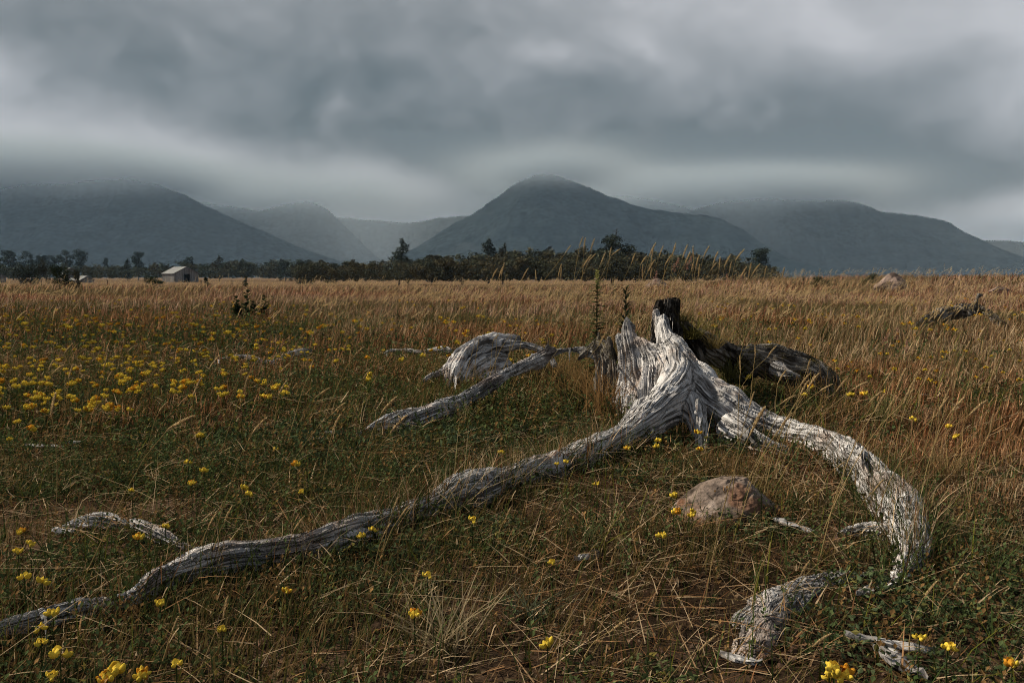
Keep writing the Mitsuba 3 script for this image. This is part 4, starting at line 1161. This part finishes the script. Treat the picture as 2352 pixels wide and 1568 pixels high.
cols = np.where(dry, pick(n, (2, 2, 2.5, 2, 1), r), cols)
P.append(strips(x, y, .125 * r.uniform(.35, 1.5, n) * (1 + .06 * y), .0028 * r.uniform(.6, 1.4, n) * (.6 + .2 * y), r.normal(.1, .35, n), np.abs(r.normal(.2, .3, n)), r.uniform(0, 6.28, n), cols, 3))
v, f, c = join(P)
stuff('green_grass', mikit.ply(tm(v, f), 'leaf', color=c), 'dark green grass blades among the low plants', 'grass')

# crumbs of soil
ico = trimesh.creation.icosphere(0)
V, F, C = [], [], []
n = 5200
x, y = scatter(n, 1.2, 4.6, r, power=1.6)
n = len(x)
ok = (greenness(x, y) < .5) & clear_of_wood(x, y)
x, y = x[ok], y[ok]
for k in range(len(x)):
    s = .004 + .010 * r.uniform() ** 4
    d = ico.vertices * (1 + 1.3 * (meshkit.noise(ico.vertices * 1.9 + k * 3.3, 3) - .5))[:, None] * s * r.uniform(.55, 1.4, 3) * [1, 1, .7]
    V.append(d + [x[k], y[k], 0])
    F.append(ico.faces + k * len(ico.vertices))
    C.append(np.tile(np.array([.10, .068, .046]) * r.uniform(.3, 1.5) * r.uniform(.9, 1.1, 3), (len(d), 1)))
V = np.vstack(V)
V[:, 2] += terrain(V[:, 0], V[:, 1]) + .004
stuff('soil_crumbs', mikit.ply(tm(V, np.vstack(F)), 'tinted', color=np.vstack(C)), 'crumbs of brown soil and small stones on the bare patches', 'soil')

# ------------------------------------------------------------------ yellow flowers


def floret(r_, small=False):
    s = trimesh.creation.icosphere(0 if small else 1)
    v_ = s.vertices * [.0075, .0034, .0042]
    v_[:, 2] += .0025 * (v_[:, 0] / .0075) ** 2
    a = np.linspace(-1, 1, 5)
    wing = np.vstack([np.stack([-.003 + .003 * (1 - a ** 2), a * .0062, .002 + .0085 * (1 - a ** 2 * .55)], 1), np.stack([.001 + 0 * a, a * .002, .001 + 0 * a], 1)])
    wf = [[i, i + 1, i + 6] for i in range(4)] + [[i, i + 6, i + 5] for i in range(4)]
    return np.vstack([v_, wing]), np.vstack([s.faces, np.array(wf) + len(v_)])


def umbel(seed, n, small=False):
    r_ = np.random.default_rng(seed)
    V_, F_, C_, o = [], [], [], 0
    for i in range(n):
        v_, f_ = floret(r_, small)
        a = 6.283 * i / n + r_.normal(0, .3)
        M = rot([0, 0, 1], math.degrees(a))[:3, :3] @ rot([0, 1, 0], -r_.uniform(5, 45))[:3, :3]
        q = v_ * r_.uniform(.8, 1.15) @ M.T + [.0085 * math.cos(a), .0085 * math.sin(a), r_.uniform(0, .006)]
        V_.append(q); F_.append(f_ + o); o += len(q)
        base = np.array([.74, .55, .075]) if r_.uniform() > .2 else np.array([.60, .28, .03])
        C_.append(np.tile(base * r_.uniform(.75, 1.1), (len(q), 1)))
    return np.vstack(V_), np.vstack(F_), np.clip(np.vstack(C_), 0, 1)


UMB = [umbel(300 + k, n) for k, n in enumerate((6, 5, 7, 4, 3, 8))]
SMALL = [umbel(320 + k, n, True) for k, n in enumerate((5, 4, 6, 3))]
UMB_PLY = [mikit.ply(tm(a, b), 'leaf', color=c) for a, b, c in UMB]
stem_m = trimesh.creation.cylinder(.0011, 1.0, sections=5)
stem_m.apply_translation([0, 0, .5])
stem_m = stem_m.subdivide()
leafv = leaf_cards(np.array([[.006, 0, -.10], [-.005, .004, -.10], [0, -.006, -.095], [.004, .004, -.2], [-.006, -.002, -.22]]), .008, np.tile([[.04, .065, .02]], (5, 1)), np.random.default_rng(1))
STEM = mikit.ply(stem_m, 'leaf', color=np.tile([[.05, .065, .022]], (len(stem_m.vertices), 1)))
LEAFLET = mikit.ply(tm(leafv[0] * [1, 1, .35], leafv[1]), 'leaf', color=leafv[2])
n_flower = 0


def flower(p, up, size, label, group, r_, parts=True):
    """A yellow pea flower head on its stem; p is the head's point in the air."""
    global n_flower
    n_flower += 1
    key = thing('yellow_flower', label, 'flower', group)
    yaw, tilt = float(r_.uniform(0, 360)), float(r_.normal(0, 16))
    m = T().translate(np.asarray(p, float).tolist()).rotate([0, 0, 1], yaw).rotate([0, 1, 0], tilt).scale(float(size))
    k = int(r_.integers(len(UMB_PLY)))
    part(key, 'blossom', {**UMB_PLY[k], 'to_world': m})
    if parts:
        z0 = float(terrain(p[0], p[1]))
        h = max(float(p[2]) - z0, .02)
        lx, ly = r_.normal(0, .12, 2)
        ms = T(np.array([[1, 0, -lx * h, p[0] + lx * h - lx * h], [0, 1, 0, p[1]], [0, 0, 1, z0], [0, 0, 0, 1.0]]))
        ms = T().translate([float(p[0]), float(p[1]), z0]).scale([1, 1, h])
        part(key, 'stem', {**STEM, 'to_world': ms})
        part(key, 'foliage', {**LEAFLET, 'to_world': T().translate(np.asarray(p, float).tolist()).scale(float(size))})


r = np.random.default_rng(400)
NEAR = [(40, 970, 'by the left edge beside the flower drift, upper of two'), (72, 987, 'by the left edge below the flower drift'), (22, 1010, 'at the very left edge in the green cover'), (460, 1002, 'alone in the middle of the left green cover'),
        (432, 1063, 'highest of the loose line of four left of the long root'), (468, 1082, 'second of the loose line of four left of the long root'), (440, 1112, 'third of the loose line of four left of the long root'), (303, 1127, 'alone left of the loose line of four'),
        (560, 1122, 'upper of a close pair above the long root'), (573, 1137, 'lower of a close pair above the long root'), (695, 1130, 'in the dark green cover above the middle of the long root'), (680, 1068, 'half hidden left of the darkest green cover'),
        (632, 1032, 'small one near the pale splinters'), (1150, 1040, 'crossed by a pale seed head behind the long root'), (1280, 1066, 'in front of the upper long root, wilting'), (1300, 1062, 'in front of the upper long root, fresher'),
        (1370, 1112, 'bright head right below the bend of the long root'), (1512, 1013, 'under the fork of the stump, upper of two'), (1508, 1026, 'under the fork of the stump, lower of two'), (1440, 1030, 'tiny one under the left flare of the stump'),
        (1607, 1032, 'at the foot of the small middle root'), (1603, 994, 'pressed against the small middle root'), (1548, 1140, 'left above the pink rock'), (1553, 1178, 'left in front of the pink rock'), (1590, 1181, 'small one at the left foot of the pink rock'),
        (1520, 1232, 'orange one in the soil left below the pink rock'), (1085, 1196, 'just below the middle of the long root'), (856, 1218, 'touching the underside of the long root'), (830, 1232, 'tiny one where the long root narrows'), (982, 1324, 'drooping one in the dark green below the long root'),
        (1270, 1293, 'upright one left of the black stone'), (1258, 1482, 'low one at the bottom middle'), (952, 1413, 'pale orange one near the dry tuft'), (658, 1358, 'alone below the left half of the long root'), (510, 1447, 'at the lower left between the root tip and the brown clod'),
        (368, 1387, 'close under the tip of the long root'), (318, 1234, 'left of the bent side root'), (380, 1210, 'above the bent side root'), (50, 1222, 'orange one by the arched bleached root'), (70, 1250, 'yellow one by the left edge, upper of a stacked pair'),
        (42, 1268, 'yellow one by the left edge, lower of a stacked pair'), (56, 1327, 'above the root tip by the left edge'), (97, 1338, 'beside the one above the root tip'), (122, 1411, 'right in front of the root tip'), (92, 1445, 'just below the root tip'),
        (95, 1478, 'below the root tip under a pale seed head'), (138, 1506, 'big one in the lower left corner area'), (118, 1556, 'cut by the bottom edge at the far left'), (246, 1556, 'large bunch at the bottom edge'), (268, 1545, 'orange touched one in the large bunch at the bottom edge'),
        (326, 1550, 'right of the large bunch at the bottom edge'), (405, 1526, 'tall one at the bottom left with an open head'), (1918, 1538, 'largest one at the bottom right'), (1936, 1552, 'small one under the largest at the bottom right'), (1905, 1556, 'lowest one of the bottom right bunch'),
        (2112, 1466, 'above the long flat splinter'), (2176, 1487, 'orange bud right of the long flat splinter'), (2325, 1527, 'single one in the lower right corner'), (1955, 908, 'right of the mossy back root, front one'), (1985, 905, 'right of the mossy back root, middle one'),
        (2030, 900, 'right of the mossy back root, far one'), (1850, 908, 'under the mossy back root'), (1720, 868, 'in front of the broken branch'), (1862, 890, 'right under the end of the mossy back root'), (2180, 980, 'in the dry grass right of the curved root'), (2195, 1005, 'low in the dry grass right of the curved root'),
        (850, 862, 'orange pair left of the furrowed chunk, upper'), (846, 872, 'orange pair left of the furrowed chunk, lower'), (1415, 745, 'in front of the spike of the stump'), (2098, 965, 'tiny one in the dry grass above the curved root')]
for u, v_, t in NEAR:
    p = on_ground(u, v_, r.uniform(.085, .125) if v_ > 960 else .17)
    y = p[1]
    flower(p, 0, r.uniform(.75, 1.15) * (1.25 if 'large' in t or 'big' in t else 1) * np.clip(y / 2.6, 1.0, 1.35), 'yellow trefoil flower ' + t, 'yellow trefoil flowers near the roots', r)
# drifts
ORD = 'first second third fourth fifth sixth seventh eighth ninth tenth eleventh twelfth thirteenth fourteenth fifteenth sixteenth'.split()


def placed(n, u0, u1, v0, v1, r_, per=8):
    """n spots on the print with the words for their row (from the front) and place in it (from the left)."""
    q = np.stack([r_.uniform(u0, u1, n), r_.uniform(v0, v1, n)], 1)
    q = q[np.argsort(-q[:, 1])]
    out = []
    for i in range(0, n, per):
        row = q[i:i + per]
        for j, (u, v_) in enumerate(row[np.argsort(row[:, 0])]):
            out.append((u, v_, f'{ORD[j]} from left, {ORD[i // per]} row from front'))
    return out


for n, u0, u1, v0, v1, t in ((105, -10, 300, 820, 945, 'yellow flower of the dense drift'), (52, 260, 470, 825, 905, 'yellow flower of the second drift'),
                             (38, 420, 660, 790, 915, 'yellow flower beside the thin pale log'), (30, 560, 1000, 770, 850, 'yellow flower left of the furrowed chunk')):
    for u, v_, w_ in placed(n, u0, u1, v0, v1, r):
        up = r.uniform(.13, .23)
        p = on_ground(u, v_, up)
        flower(p, up, r.uniform(.95, 1.6), t + ', ' + w_, t.replace('yellow flower', 'yellow flowers'), r, parts=False)
# the rest, too many to tell apart
V, F, C, off = [], [], [], 0
for n, u0, u1, v0, v1, s0, s1, zz in ((190, -20, 700, 720, 835, 1.2, 2.4, .2), (150, -20, 1150, 690, 770, 1.6, 3.2, .26), (60, 1000, 1300, 730, 830, 1.2, 2.2, .22), (110, 1560, 2380, 665, 760, 1.4, 2.8, .28), (60, 1650, 2380, 760, 880, 1.0, 1.8, .2)):
    for _ in range(n):
        p = on_ground(r.uniform(u0, u1), r.uniform(v0, v1), r.uniform(.5, 1.1) * zz)
        a, b, c = SMALL[int(r.integers(len(SMALL)))]
        s = r.uniform(s0, s1) * .82
        V.append(a * s + p); F.append(b + off); C.append(c * r.uniform(.55, 1)); off += len(a)
stuff('yellow_wildflowers', mikit.ply(tm(np.vstack(V), np.vstack(F)), 'leaf', color=np.vstack(C)), 'countless tiny yellow flowers sprinkled through the middle of the meadow', 'wildflowers')

# ------------------------------------------------------------------ grass stalks with seed heads


def seed_head(seed, kind):
    r_ = np.random.default_rng(seed)
    V_, F_, C_, o = [], [], [], 0
    if kind == 'spike':
        n = 46
        for i in range(n):
            t = (i + .5) / n
            rad_ = .0052 * math.sin(math.pi * min(1, t * .93 + .05)) ** .8 + .0006
            a = i * 2.4 + r_.normal(0, .3)
            c = np.array([math.cos(a) * rad_ * .55 + .012 * t * t, math.sin(a) * rad_ * .55, t * .085])
            L = .011 * r_.uniform(.8, 1.2)
            w_ = .0026
            d = np.array([math.cos(a) * .38, math.sin(a) * .38, 1.0]); d /= np.linalg.norm(d)
            s = np.array([-math.sin(a), math.cos(a), 0])
            q = np.array([c - d * L * .5, c + s * w_, c + d * L * .5, c - s * w_])
            V_.append(q); F_.append(np.array([[0, 1, 2], [0, 2, 3]]) + o); o += 4
            C_.append(np.tile(np.array([.60, .45, .25]) * r_.uniform(.65, 1.15), (4, 1)))
        core = trimesh.creation.cylinder(1, 1, sections=6)
        v_ = core.vertices
        t = v_[:, 2] + .5
        v_ = np.stack([v_[:, 0] * .0025 + .012 * t * t, v_[:, 1] * .0025, t * .08], 1)
        V_.append(v_); F_.append(core.faces + o); C_.append(np.tile([.42, .30, .16], (len(v_), 1)))
    else:
        for i in range(90):
            t = r_.uniform(0, 1)
            sp = .020 * (1 - t) ** .8 + .003
            a = r_.uniform(0, 6.28)
            q0 = sp * r_.uniform(.2, 1)
            c = np.array([math.cos(a) * q0, math.sin(a) * q0, .085 * t + q0 * .4])
            d = r_.normal(size=3) * .5 + [0, 0, .8]; d /= np.linalg.norm(d)
            s = np.cross(d, r_.normal(size=3)); s /= np.linalg.norm(s)
            q = np.array([c - d * .004, c + s * .0018, c + d * .004, c - s * .0018])
            V_.append(q); F_.append(np.array([[0, 1, 2], [0, 2, 3]]) + o); o += 4
            C_.append(np.tile(np.array([.40, .22, .17]) * r_.uniform(.6, 1.2), (4, 1)))
    return np.vstack(V_), np.vstack(F_), np.clip(np.vstack(C_), 0, 1)


HEADS = [seed_head(500 + k, 'spike') for k in range(4)]
HEAD_PLY = [mikit.ply(tm(a, b), 'grass_blade', color=c) for a, b, c in HEADS]
PLUME_PLY = [mikit.ply(tm(*seed_head(520 + k, 'plume')[:2]), 'grass_blade', color=seed_head(520 + k, 'plume')[2]) for k in range(2)]


def stalk(p, lean, size, label, group, r_, plume=False):
    """p: where the seed head starts; the stem bows down to the ground behind it."""
    z0 = float(terrain(p[0], p[1]))
    h = p[2] - z0
    key = thing('grass_stalk', label, 'grass stalk', group)
    t = np.linspace(0, 1, 7)
    px = p[0] - lean * h * (1 - t) ** .75
    cx = np.stack([px, p[1] + 0 * t + .02 * np.sin(t * 3), z0 + h * t], 1)
    rr = .0016 - .0006 * t
    vv, ff = [], []
    for k in range(7):
        for a in range(4):
            vv.append(cx[k] + rr[k] * np.array([math.cos(a * 1.571), math.sin(a * 1.571), 0]))
    for k in range(6):
        for a in range(4):
            b = (a + 1) % 4
            ff += [[k * 4 + a, k * 4 + b, k * 4 + 4 + b], [k * 4 + a, k * 4 + 4 + b, k * 4 + 4 + a]]
    col = np.array([.36, .27, .13]) * r_.uniform(.6, 1.2)
    part(key, 'stem', mikit.ply(tm(vv, ff), 'grass_blade', smooth=True, color=np.tile(col, (28, 1))))
    tilt = math.degrees(math.atan(lean * .9)) + r_.normal(6, 12)
    m = T().translate(np.asarray(p, float).tolist()).rotate([0, 1, 0], float(tilt)).rotate([0, 0, 1], float(r_.normal(0, 25))).scale(float(size))
    src = PLUME_PLY if plume else HEAD_PLY
    part(key, 'seed_head', {**src[int(r_.integers(len(src)))], 'to_world': m})


r = np.random.default_rng(600)
TALL = [(1298, 582), (1331, 566), (1341, 572), (1357, 575), (1380, 606), (1400, 590), (1405, 586), (1340, 612), (1352, 600), (1472, 607), (1492, 587), (1496, 600), (1514, 590), (1546, 582), (1542, 590), (1568, 592), (1594, 596), (1616, 590), (1528, 608), (1490, 622),
        (1598, 616), (1588, 622), (1638, 606), (1632, 622), (1652, 618), (1664, 612), (1690, 597), (1676, 624), (1720, 634), (1728, 630), (1756, 634), (1796, 640), (1146, 638), (1152, 632), (1130, 640), (1200, 640), (1232, 645), (1282, 636), (1288, 640), (1476, 640), (1494, 638), (1450, 606), (1574, 604), (1700, 640), (1604, 634)]


def rank(u):
    same = sorted(q for q, _ in TALL if (1290 <= q <= 1700) == (1290 <= u <= 1700) and (q < 1290) == (u < 1290))
    i = same.index(u)
    tens = ['', 'twenty ', 'thirty ']
    word = ORD[i] if i < 16 else ['seventeenth', 'eighteenth', 'nineteenth', 'twentieth'][i - 16] if i < 20 else tens[i // 10 - 1] + (ORD[i % 10 - 1] if i % 10 else 'plus ten')
    return word + ' from the left'


for k, (u, v_) in enumerate(TALL):
    y = r.uniform(4.6, 6.0)
    special = {0: 'bent tall grass stalk leaning far right, leftmost of the high ones above the stump', 1: 'tallest upright grass stalk above the stump', 13: 'tall grass stalk with a twin seed head in the middle of the high ones', 26: 'tall grass stalk leaning right, rightmost of the high ones above the stump'}
    grp = 'tall pale grass stalks above the stump' if 1290 <= u <= 1700 else 'tall grass stalks beside the group above the stump'
    lab = special.get(k, 'tall pale grass stalk above the stump, ' + rank(u) if 1290 <= u <= 1700 else ('dry grass stalk standing over the horizon left of the stump, ' + rank(u) if u < 1290 else 'dry grass stalk standing over the horizon right of the stump, ' + rank(u)))
    stalk(at(u, v_, y), r.uniform(.02, .36) if k else .5, y / 5.0 * r.uniform(.7, 1.0), lab, grp, r)
for u, v_, t in ((1545, 612, 'left of two'), (1574, 608, 'right of two')):
    stalk(at(u, v_ + 14, 5.0), .08, 1.15, 'grass stalk with a fluffy reddish plume above the stump, ' + t, 'reddish plume grass', r, True)
for u, v_ in ((1503, 640), (1672, 648), (1700, 650), (2030, 780), (2080, 800), (2060, 770), (1960, 690)):
    p = at(u, v_ + 12, 5.2)
    stalk(p, .1, 1.0, 'reddish open plume low in the dry grass, at ' + {1503: 'the charred top', 1672: 'the right of the charred top, near', 1700: 'the right of the charred top, farther', 2030: 'the right, leftmost of three', 2080: 'the right, rightmost of three', 2060: 'the right, middle of three', 1960: 'the right below the boulder'}[u], 'low reddish plume grass', r, True)
for n, u0, u1, v0, v1, t in ((70, 1700, 2350, 700, 960, 'seed stalk right of the stump'), (45, 1080, 1420, 690, 800, 'seed stalk behind the stump'),
                             (26, 0, 1000, 800, 1000, 'seed stalk in the left green cover'), (10, 300, 1250, 1000, 1300, 'seed stalk beside the long root'),
                             (14, 1700, 2340, 960, 1400, 'seed stalk around the curved root'), (6, 100, 2200, 1330, 1500, 'seed stalk near the bottom edge')):
    for u, v_, w_ in placed(n, u0, u1, v0, v1, r):
        h = r.uniform(.22, .42) if v_ < 1000 else r.uniform(.08, .17)
        p = on_ground(u, v_, h)
        if p[1] > 9:
            continue
        stalk(p, abs(r.normal(.3, .25)), r.uniform(.75, 1.15) * (.75 if v_ < 1000 else .45), t + ', ' + w_, t.replace('stalk', 'stalks'), r)
V, F, C, off = [], [], [], 0
for n, y0, y1, s0, s1 in ((2600, 7, 15, 1.0, 1.5), (3000, 15, 36, 1.5, 2.8), (1500, 36, 90, 3, 5)):
    x, y = scatter(n, y0, y1, r)
    n = len(x)
    ok = r.uniform(0, 1, n) < dryness(x, y) * np.where(x / y < -.25, .55, .9)
    for px, py in zip(x[ok], y[ok]):
        a, b, c = HEADS[int(r.integers(4))]
        M = (rot([0, 0, 1], r.normal(0, 40)) @ rot([0, 1, 0], r.normal(35, 22)))[:3, :3] * r.uniform(s0, s1)
        k = 1 if py < 20 else 2
        sel = np.arange(0, 46, 2 if k == 1 else 4)
        idx = (sel[:, None] * 4 + np.arange(4)).ravel()
        a2 = a[idx] @ M.T * ([1.0, 1.0, 1.0])
        nn = len(sel)
        kk = np.arange(nn)[:, None] * 4
        b2 = np.concatenate([kk + [0, 1, 2], kk + [0, 2, 3]])
        V.append(a2 + [px, py, float(0)]); F.append(b2 + off); C.append(c[idx] * r.uniform(.7, 1.1)); off += len(a2)
V = np.vstack(V)
cent = np.repeat(np.array([0]), 1)
V[:, 2] += terrain(V[:, 0], V[:, 1]) + .40 * (.75 + .5 * meshkit.noise(np.stack([V[:, 0] * .9, V[:, 1] * .9, V[:, 0] * 0], -1), 9))
stuff('seed_heads', mikit.ply(tm(V, np.vstack(F)), 'grass_blade', color=np.vstack(C)), 'pale grass seed heads nodding across the middle and far meadow', 'seed heads')

# ------------------------------------------------------------------ single plants


def leafy(key, name, base, h, n, leaf_len, leaf_w, colour, r_, spread=.5, up=.5, t0=.05, t1=1.0, mat='leaf'):
    V_, F_, C_, o = [], [], [], 0
    for i in range(n):
        t = t0 + (t1 - t0) * (i + .5) / n
        a = i * 2.399 + r_.normal(0, .2)
        L = leaf_len * (1.1 - .6 * t) * r_.uniform(.8, 1.2)
        d = np.array([math.cos(a) * spread, math.sin(a) * spread, up]); d /= np.linalg.norm(d)
        s = np.array([-math.sin(a), math.cos(a), 0]) * leaf_w * L
        c0 = np.array([0, 0, h * t])
        nrm = np.cross(d, s / np.linalg.norm(s))
        pts = [c0, c0 + d * L * .3 - s * .8 - nrm * .04 * L, c0 + d * L * .65 - s - nrm * .10 * L, c0 + d * L - nrm * .3 * L, c0 + d * L * .65 + s - nrm * .10 * L, c0 + d * L * .3 + s * .8 - nrm * .04 * L]
        V_.append(np.array(pts) + base); F_.append(np.array([[0, 1, 5], [1, 2, 4], [1, 4, 5], [2, 3, 4]]) + o); o += 6
        C_.append(np.tile(np.array(colour) * r_.uniform(.6, 1.4), (6, 1)))
    part(key, name, mikit.ply(tm(np.vstack(V_), np.vstack(F_)), mat, color=np.vstack(C_)))


def stem(key, p0, p1, r0, colour=(.06, .06, .03), name='stem'):
    m = trimesh.creation.cylinder(1, 1, sections=6)
    t = (m.vertices[:, 2:] + .5)
    v_ = np.asarray(p0) * (1 - t) + np.asarray(p1) * t + m.vertices * [1, 1, 0] * r0 * (1 - .6 * t)
    part(key, name, mikit.ply(tm(v_, m.faces), 'tinted', color=np.tile(colour, (len(v_), 1))))


r = np.random.default_rng(700)
y = 4.75
top = at(1372, 622, y)
b = np.array([top[0], y, float(terrain(top[0], y))])
h = top[2] - b[2]
k = thing('spike_plant', 'tall leafy green spike plant with pale yellow buds, just left of the stump spike', 'plant')
stem(k, b, top, .006)
leafy(k, 'leaves', b, h, 110, .105, .26, (.038, .055, .020), r, .75, .25, .25, .93)
leafy(k, 'buds', b, h, 34, .042, .34, (.33, .33, .13), r, .55, .5, .85, 1.0)
y = 5.2
top = at(1438, 662, y)
b = np.array([top[0], y, float(terrain(top[0], y))])
k = thing('spike_plant', 'shorter dark thistle like plant between the spike plant and the charred top', 'plant')
stem(k, b, top, .006, (.03, .03, .018))
leafy(k, 'leaves', b, top[2] - b[2], 46, .10, .15, (.024, .030, .016), r, .5, .6, .45, 1.0)
p = on_ground(566, 742)
k = thing('sapling', 'dark green sapling with oval leaves standing alone in the left meadow', 'sapling')
for dx, dh, le in ((0, .62, .02), (-.05, .42, -.12), (.06, .44, .30), (.03, .34, .12), (-.10, .26, -.06), (.14, .22, .16), (.0, .30, -.16)):
    stem(k, p, p + [le * 1.6 + dx, 0, dh], .008)
    leafy(k, 'leaves', p + [le * .8 + dx, 0, 0], dh, 24, .13, .40, (.018, .028, .012), r, .6, .6, .05, 1.02)
p = on_ground(478, 770)
k = thing('sapling', 'low dark shrubby plant left below the sapling', 'sapling')
for dx in (-.1, 0, .13):
    leafy(k, 'leaves', p + [dx * 1.6, r.normal(0, .05), 0], .20, 30, .09, .28, (.020, .032, .012), r, .9, .4, .02, 1.0)
for u, v_, t in ((700, 795, 'dark leafy clump above the thin pale log'), (1010, 765, 'dark leafy clump behind the half buried stick'), (870, 790, 'dark leafy clump midway between the thin log and the furrowed chunk')):
    p = on_ground(u, v_)
    k = thing('leafy_clump', t, 'plant')
    for dx in (-.18, -.06, .07, .2):
        leafy(k, 'leaves', p + [dx, r.normal(0, .1), 0], .16, 50, .07, .25, (.022, .034, .013), r, .9, .5, .02, 1.0)


def tuft(label, p, n, h, w, colour, spread, seed, wide=.02):
    r_ = np.random.default_rng(seed)
    key = thing('grass_tuft', label, 'grass tuft')
    x = p[0] + r_.normal(0, wide, n)
    yy = p[1] + r_.normal(0, min(wide, .06), n)
    cols = np.asarray(colour) * r_.uniform(.6, 1.35, (n, 1))
    v_, f_, c_ = strips(x, yy, h * r_.uniform(.5, 1.2, n), w * np.ones(n), r_.normal(spread, .25, n), np.abs(r_.normal(.35, .3, n)), r_.uniform(0, 6.28, n), cols, 4, z=np.full(n, p[2]))
    scene[key] = mikit.ply(tm(v_, f_), 'grass_blade', color=np.clip(c_, 0, 1))


tuft('pale dry tuft of splayed blades at the bottom middle', on_ground(1015, 1500), 70, .15, .0035, (.36, .29, .18), .5, 801)
tuft('green grey tuft between the black stone and the dry tuft', on_ground(1210, 1420), 60, .07, .004, (.12, .14, .09), .8, 802)
tuft('pale tuft under the raised left root', on_ground(1070, 985), 50, .16, .004, (.33, .27, .16), .25, 803)
tuft('yellow green tuft growing on the dark side of the stump', at(1590, 778, 4.42), 110, .15, .005, (.15, .13, .04), .9, 804)
tuft('ragged straw tuft hanging over the dark back of the stump', at(1640, 800, 4.55), 90, .16, .004, (.20, .15, .06), .7, 809)
tuft('green brown tuft in the dark hollow right of the stump', at(1680, 880, 4.3), 120, .17, .004, (.09, .085, .03), .5, 810)
tuft('mossy tuft on top of the dark back root', at(1760, 806, 4.9), 90, .08, .004, (.11, .09, .04), .9, 811)
tuft('rusty tuft growing against the left foot of the stump shell', on_ground(1400, 965), 200, .34, .006, (.27, .16, .07), .12, 812, .07)
tuft('sparse straw tuft in front of the stump shell', on_ground(1480, 968), 60, .26, .004, (.30, .21, .11), .1, 813)
tuft('dark rusty tuft hiding the raised left root beside the stump', on_ground(1330, 925), 220, .32, .006, (.22, .14, .06), .2, 814, .13)
tuft('straw tuft standing in front of the furrowed root chunk', on_ground(1075, 905), 80, .22, .005, (.28, .19, .09), .25, 815, .08)
tuft('brown tuft leaning over the dark back root', on_ground(1840, 935), 90, .26, .005, (.26, .17, .08), .3, 816, .12)
tuft('olive tuft at the left end of the furrowed root chunk', on_ground(1000, 885), 70, .16, .005, (.10, .09, .035), .4, 817)
tuft('rust tuft between the furrowed chunk and the stump', on_ground(1275, 880), 190, .26, .006, (.25, .155, .07), .25, 818, .12)
tuft('small mossy tuft on the right shoulder of the charred top', at(1568, 738, 4.4), 80, .09, .004, (.16, .13, .05), .7, 819, .03)
tuft('tuft of green blades behind the curved right root', on_ground(2030, 985), 70, .24, .005, (.16, .15, .06), .2, 805)
tuft('straw tuft standing right of the curved root', on_ground(2180, 1110), 80, .22, .0035, (.34, .23, .11), .4, 806)
tuft('small green blade tuft in the soil above the black stone', on_ground(1345, 1262), 26, .12, .004, (.09, .11, .05), .2, 807)
tuft('straw tuft leaning over the long root middle', on_ground(1050, 1180), 22, .26, .003, (.40, .31, .17), .6, 808)
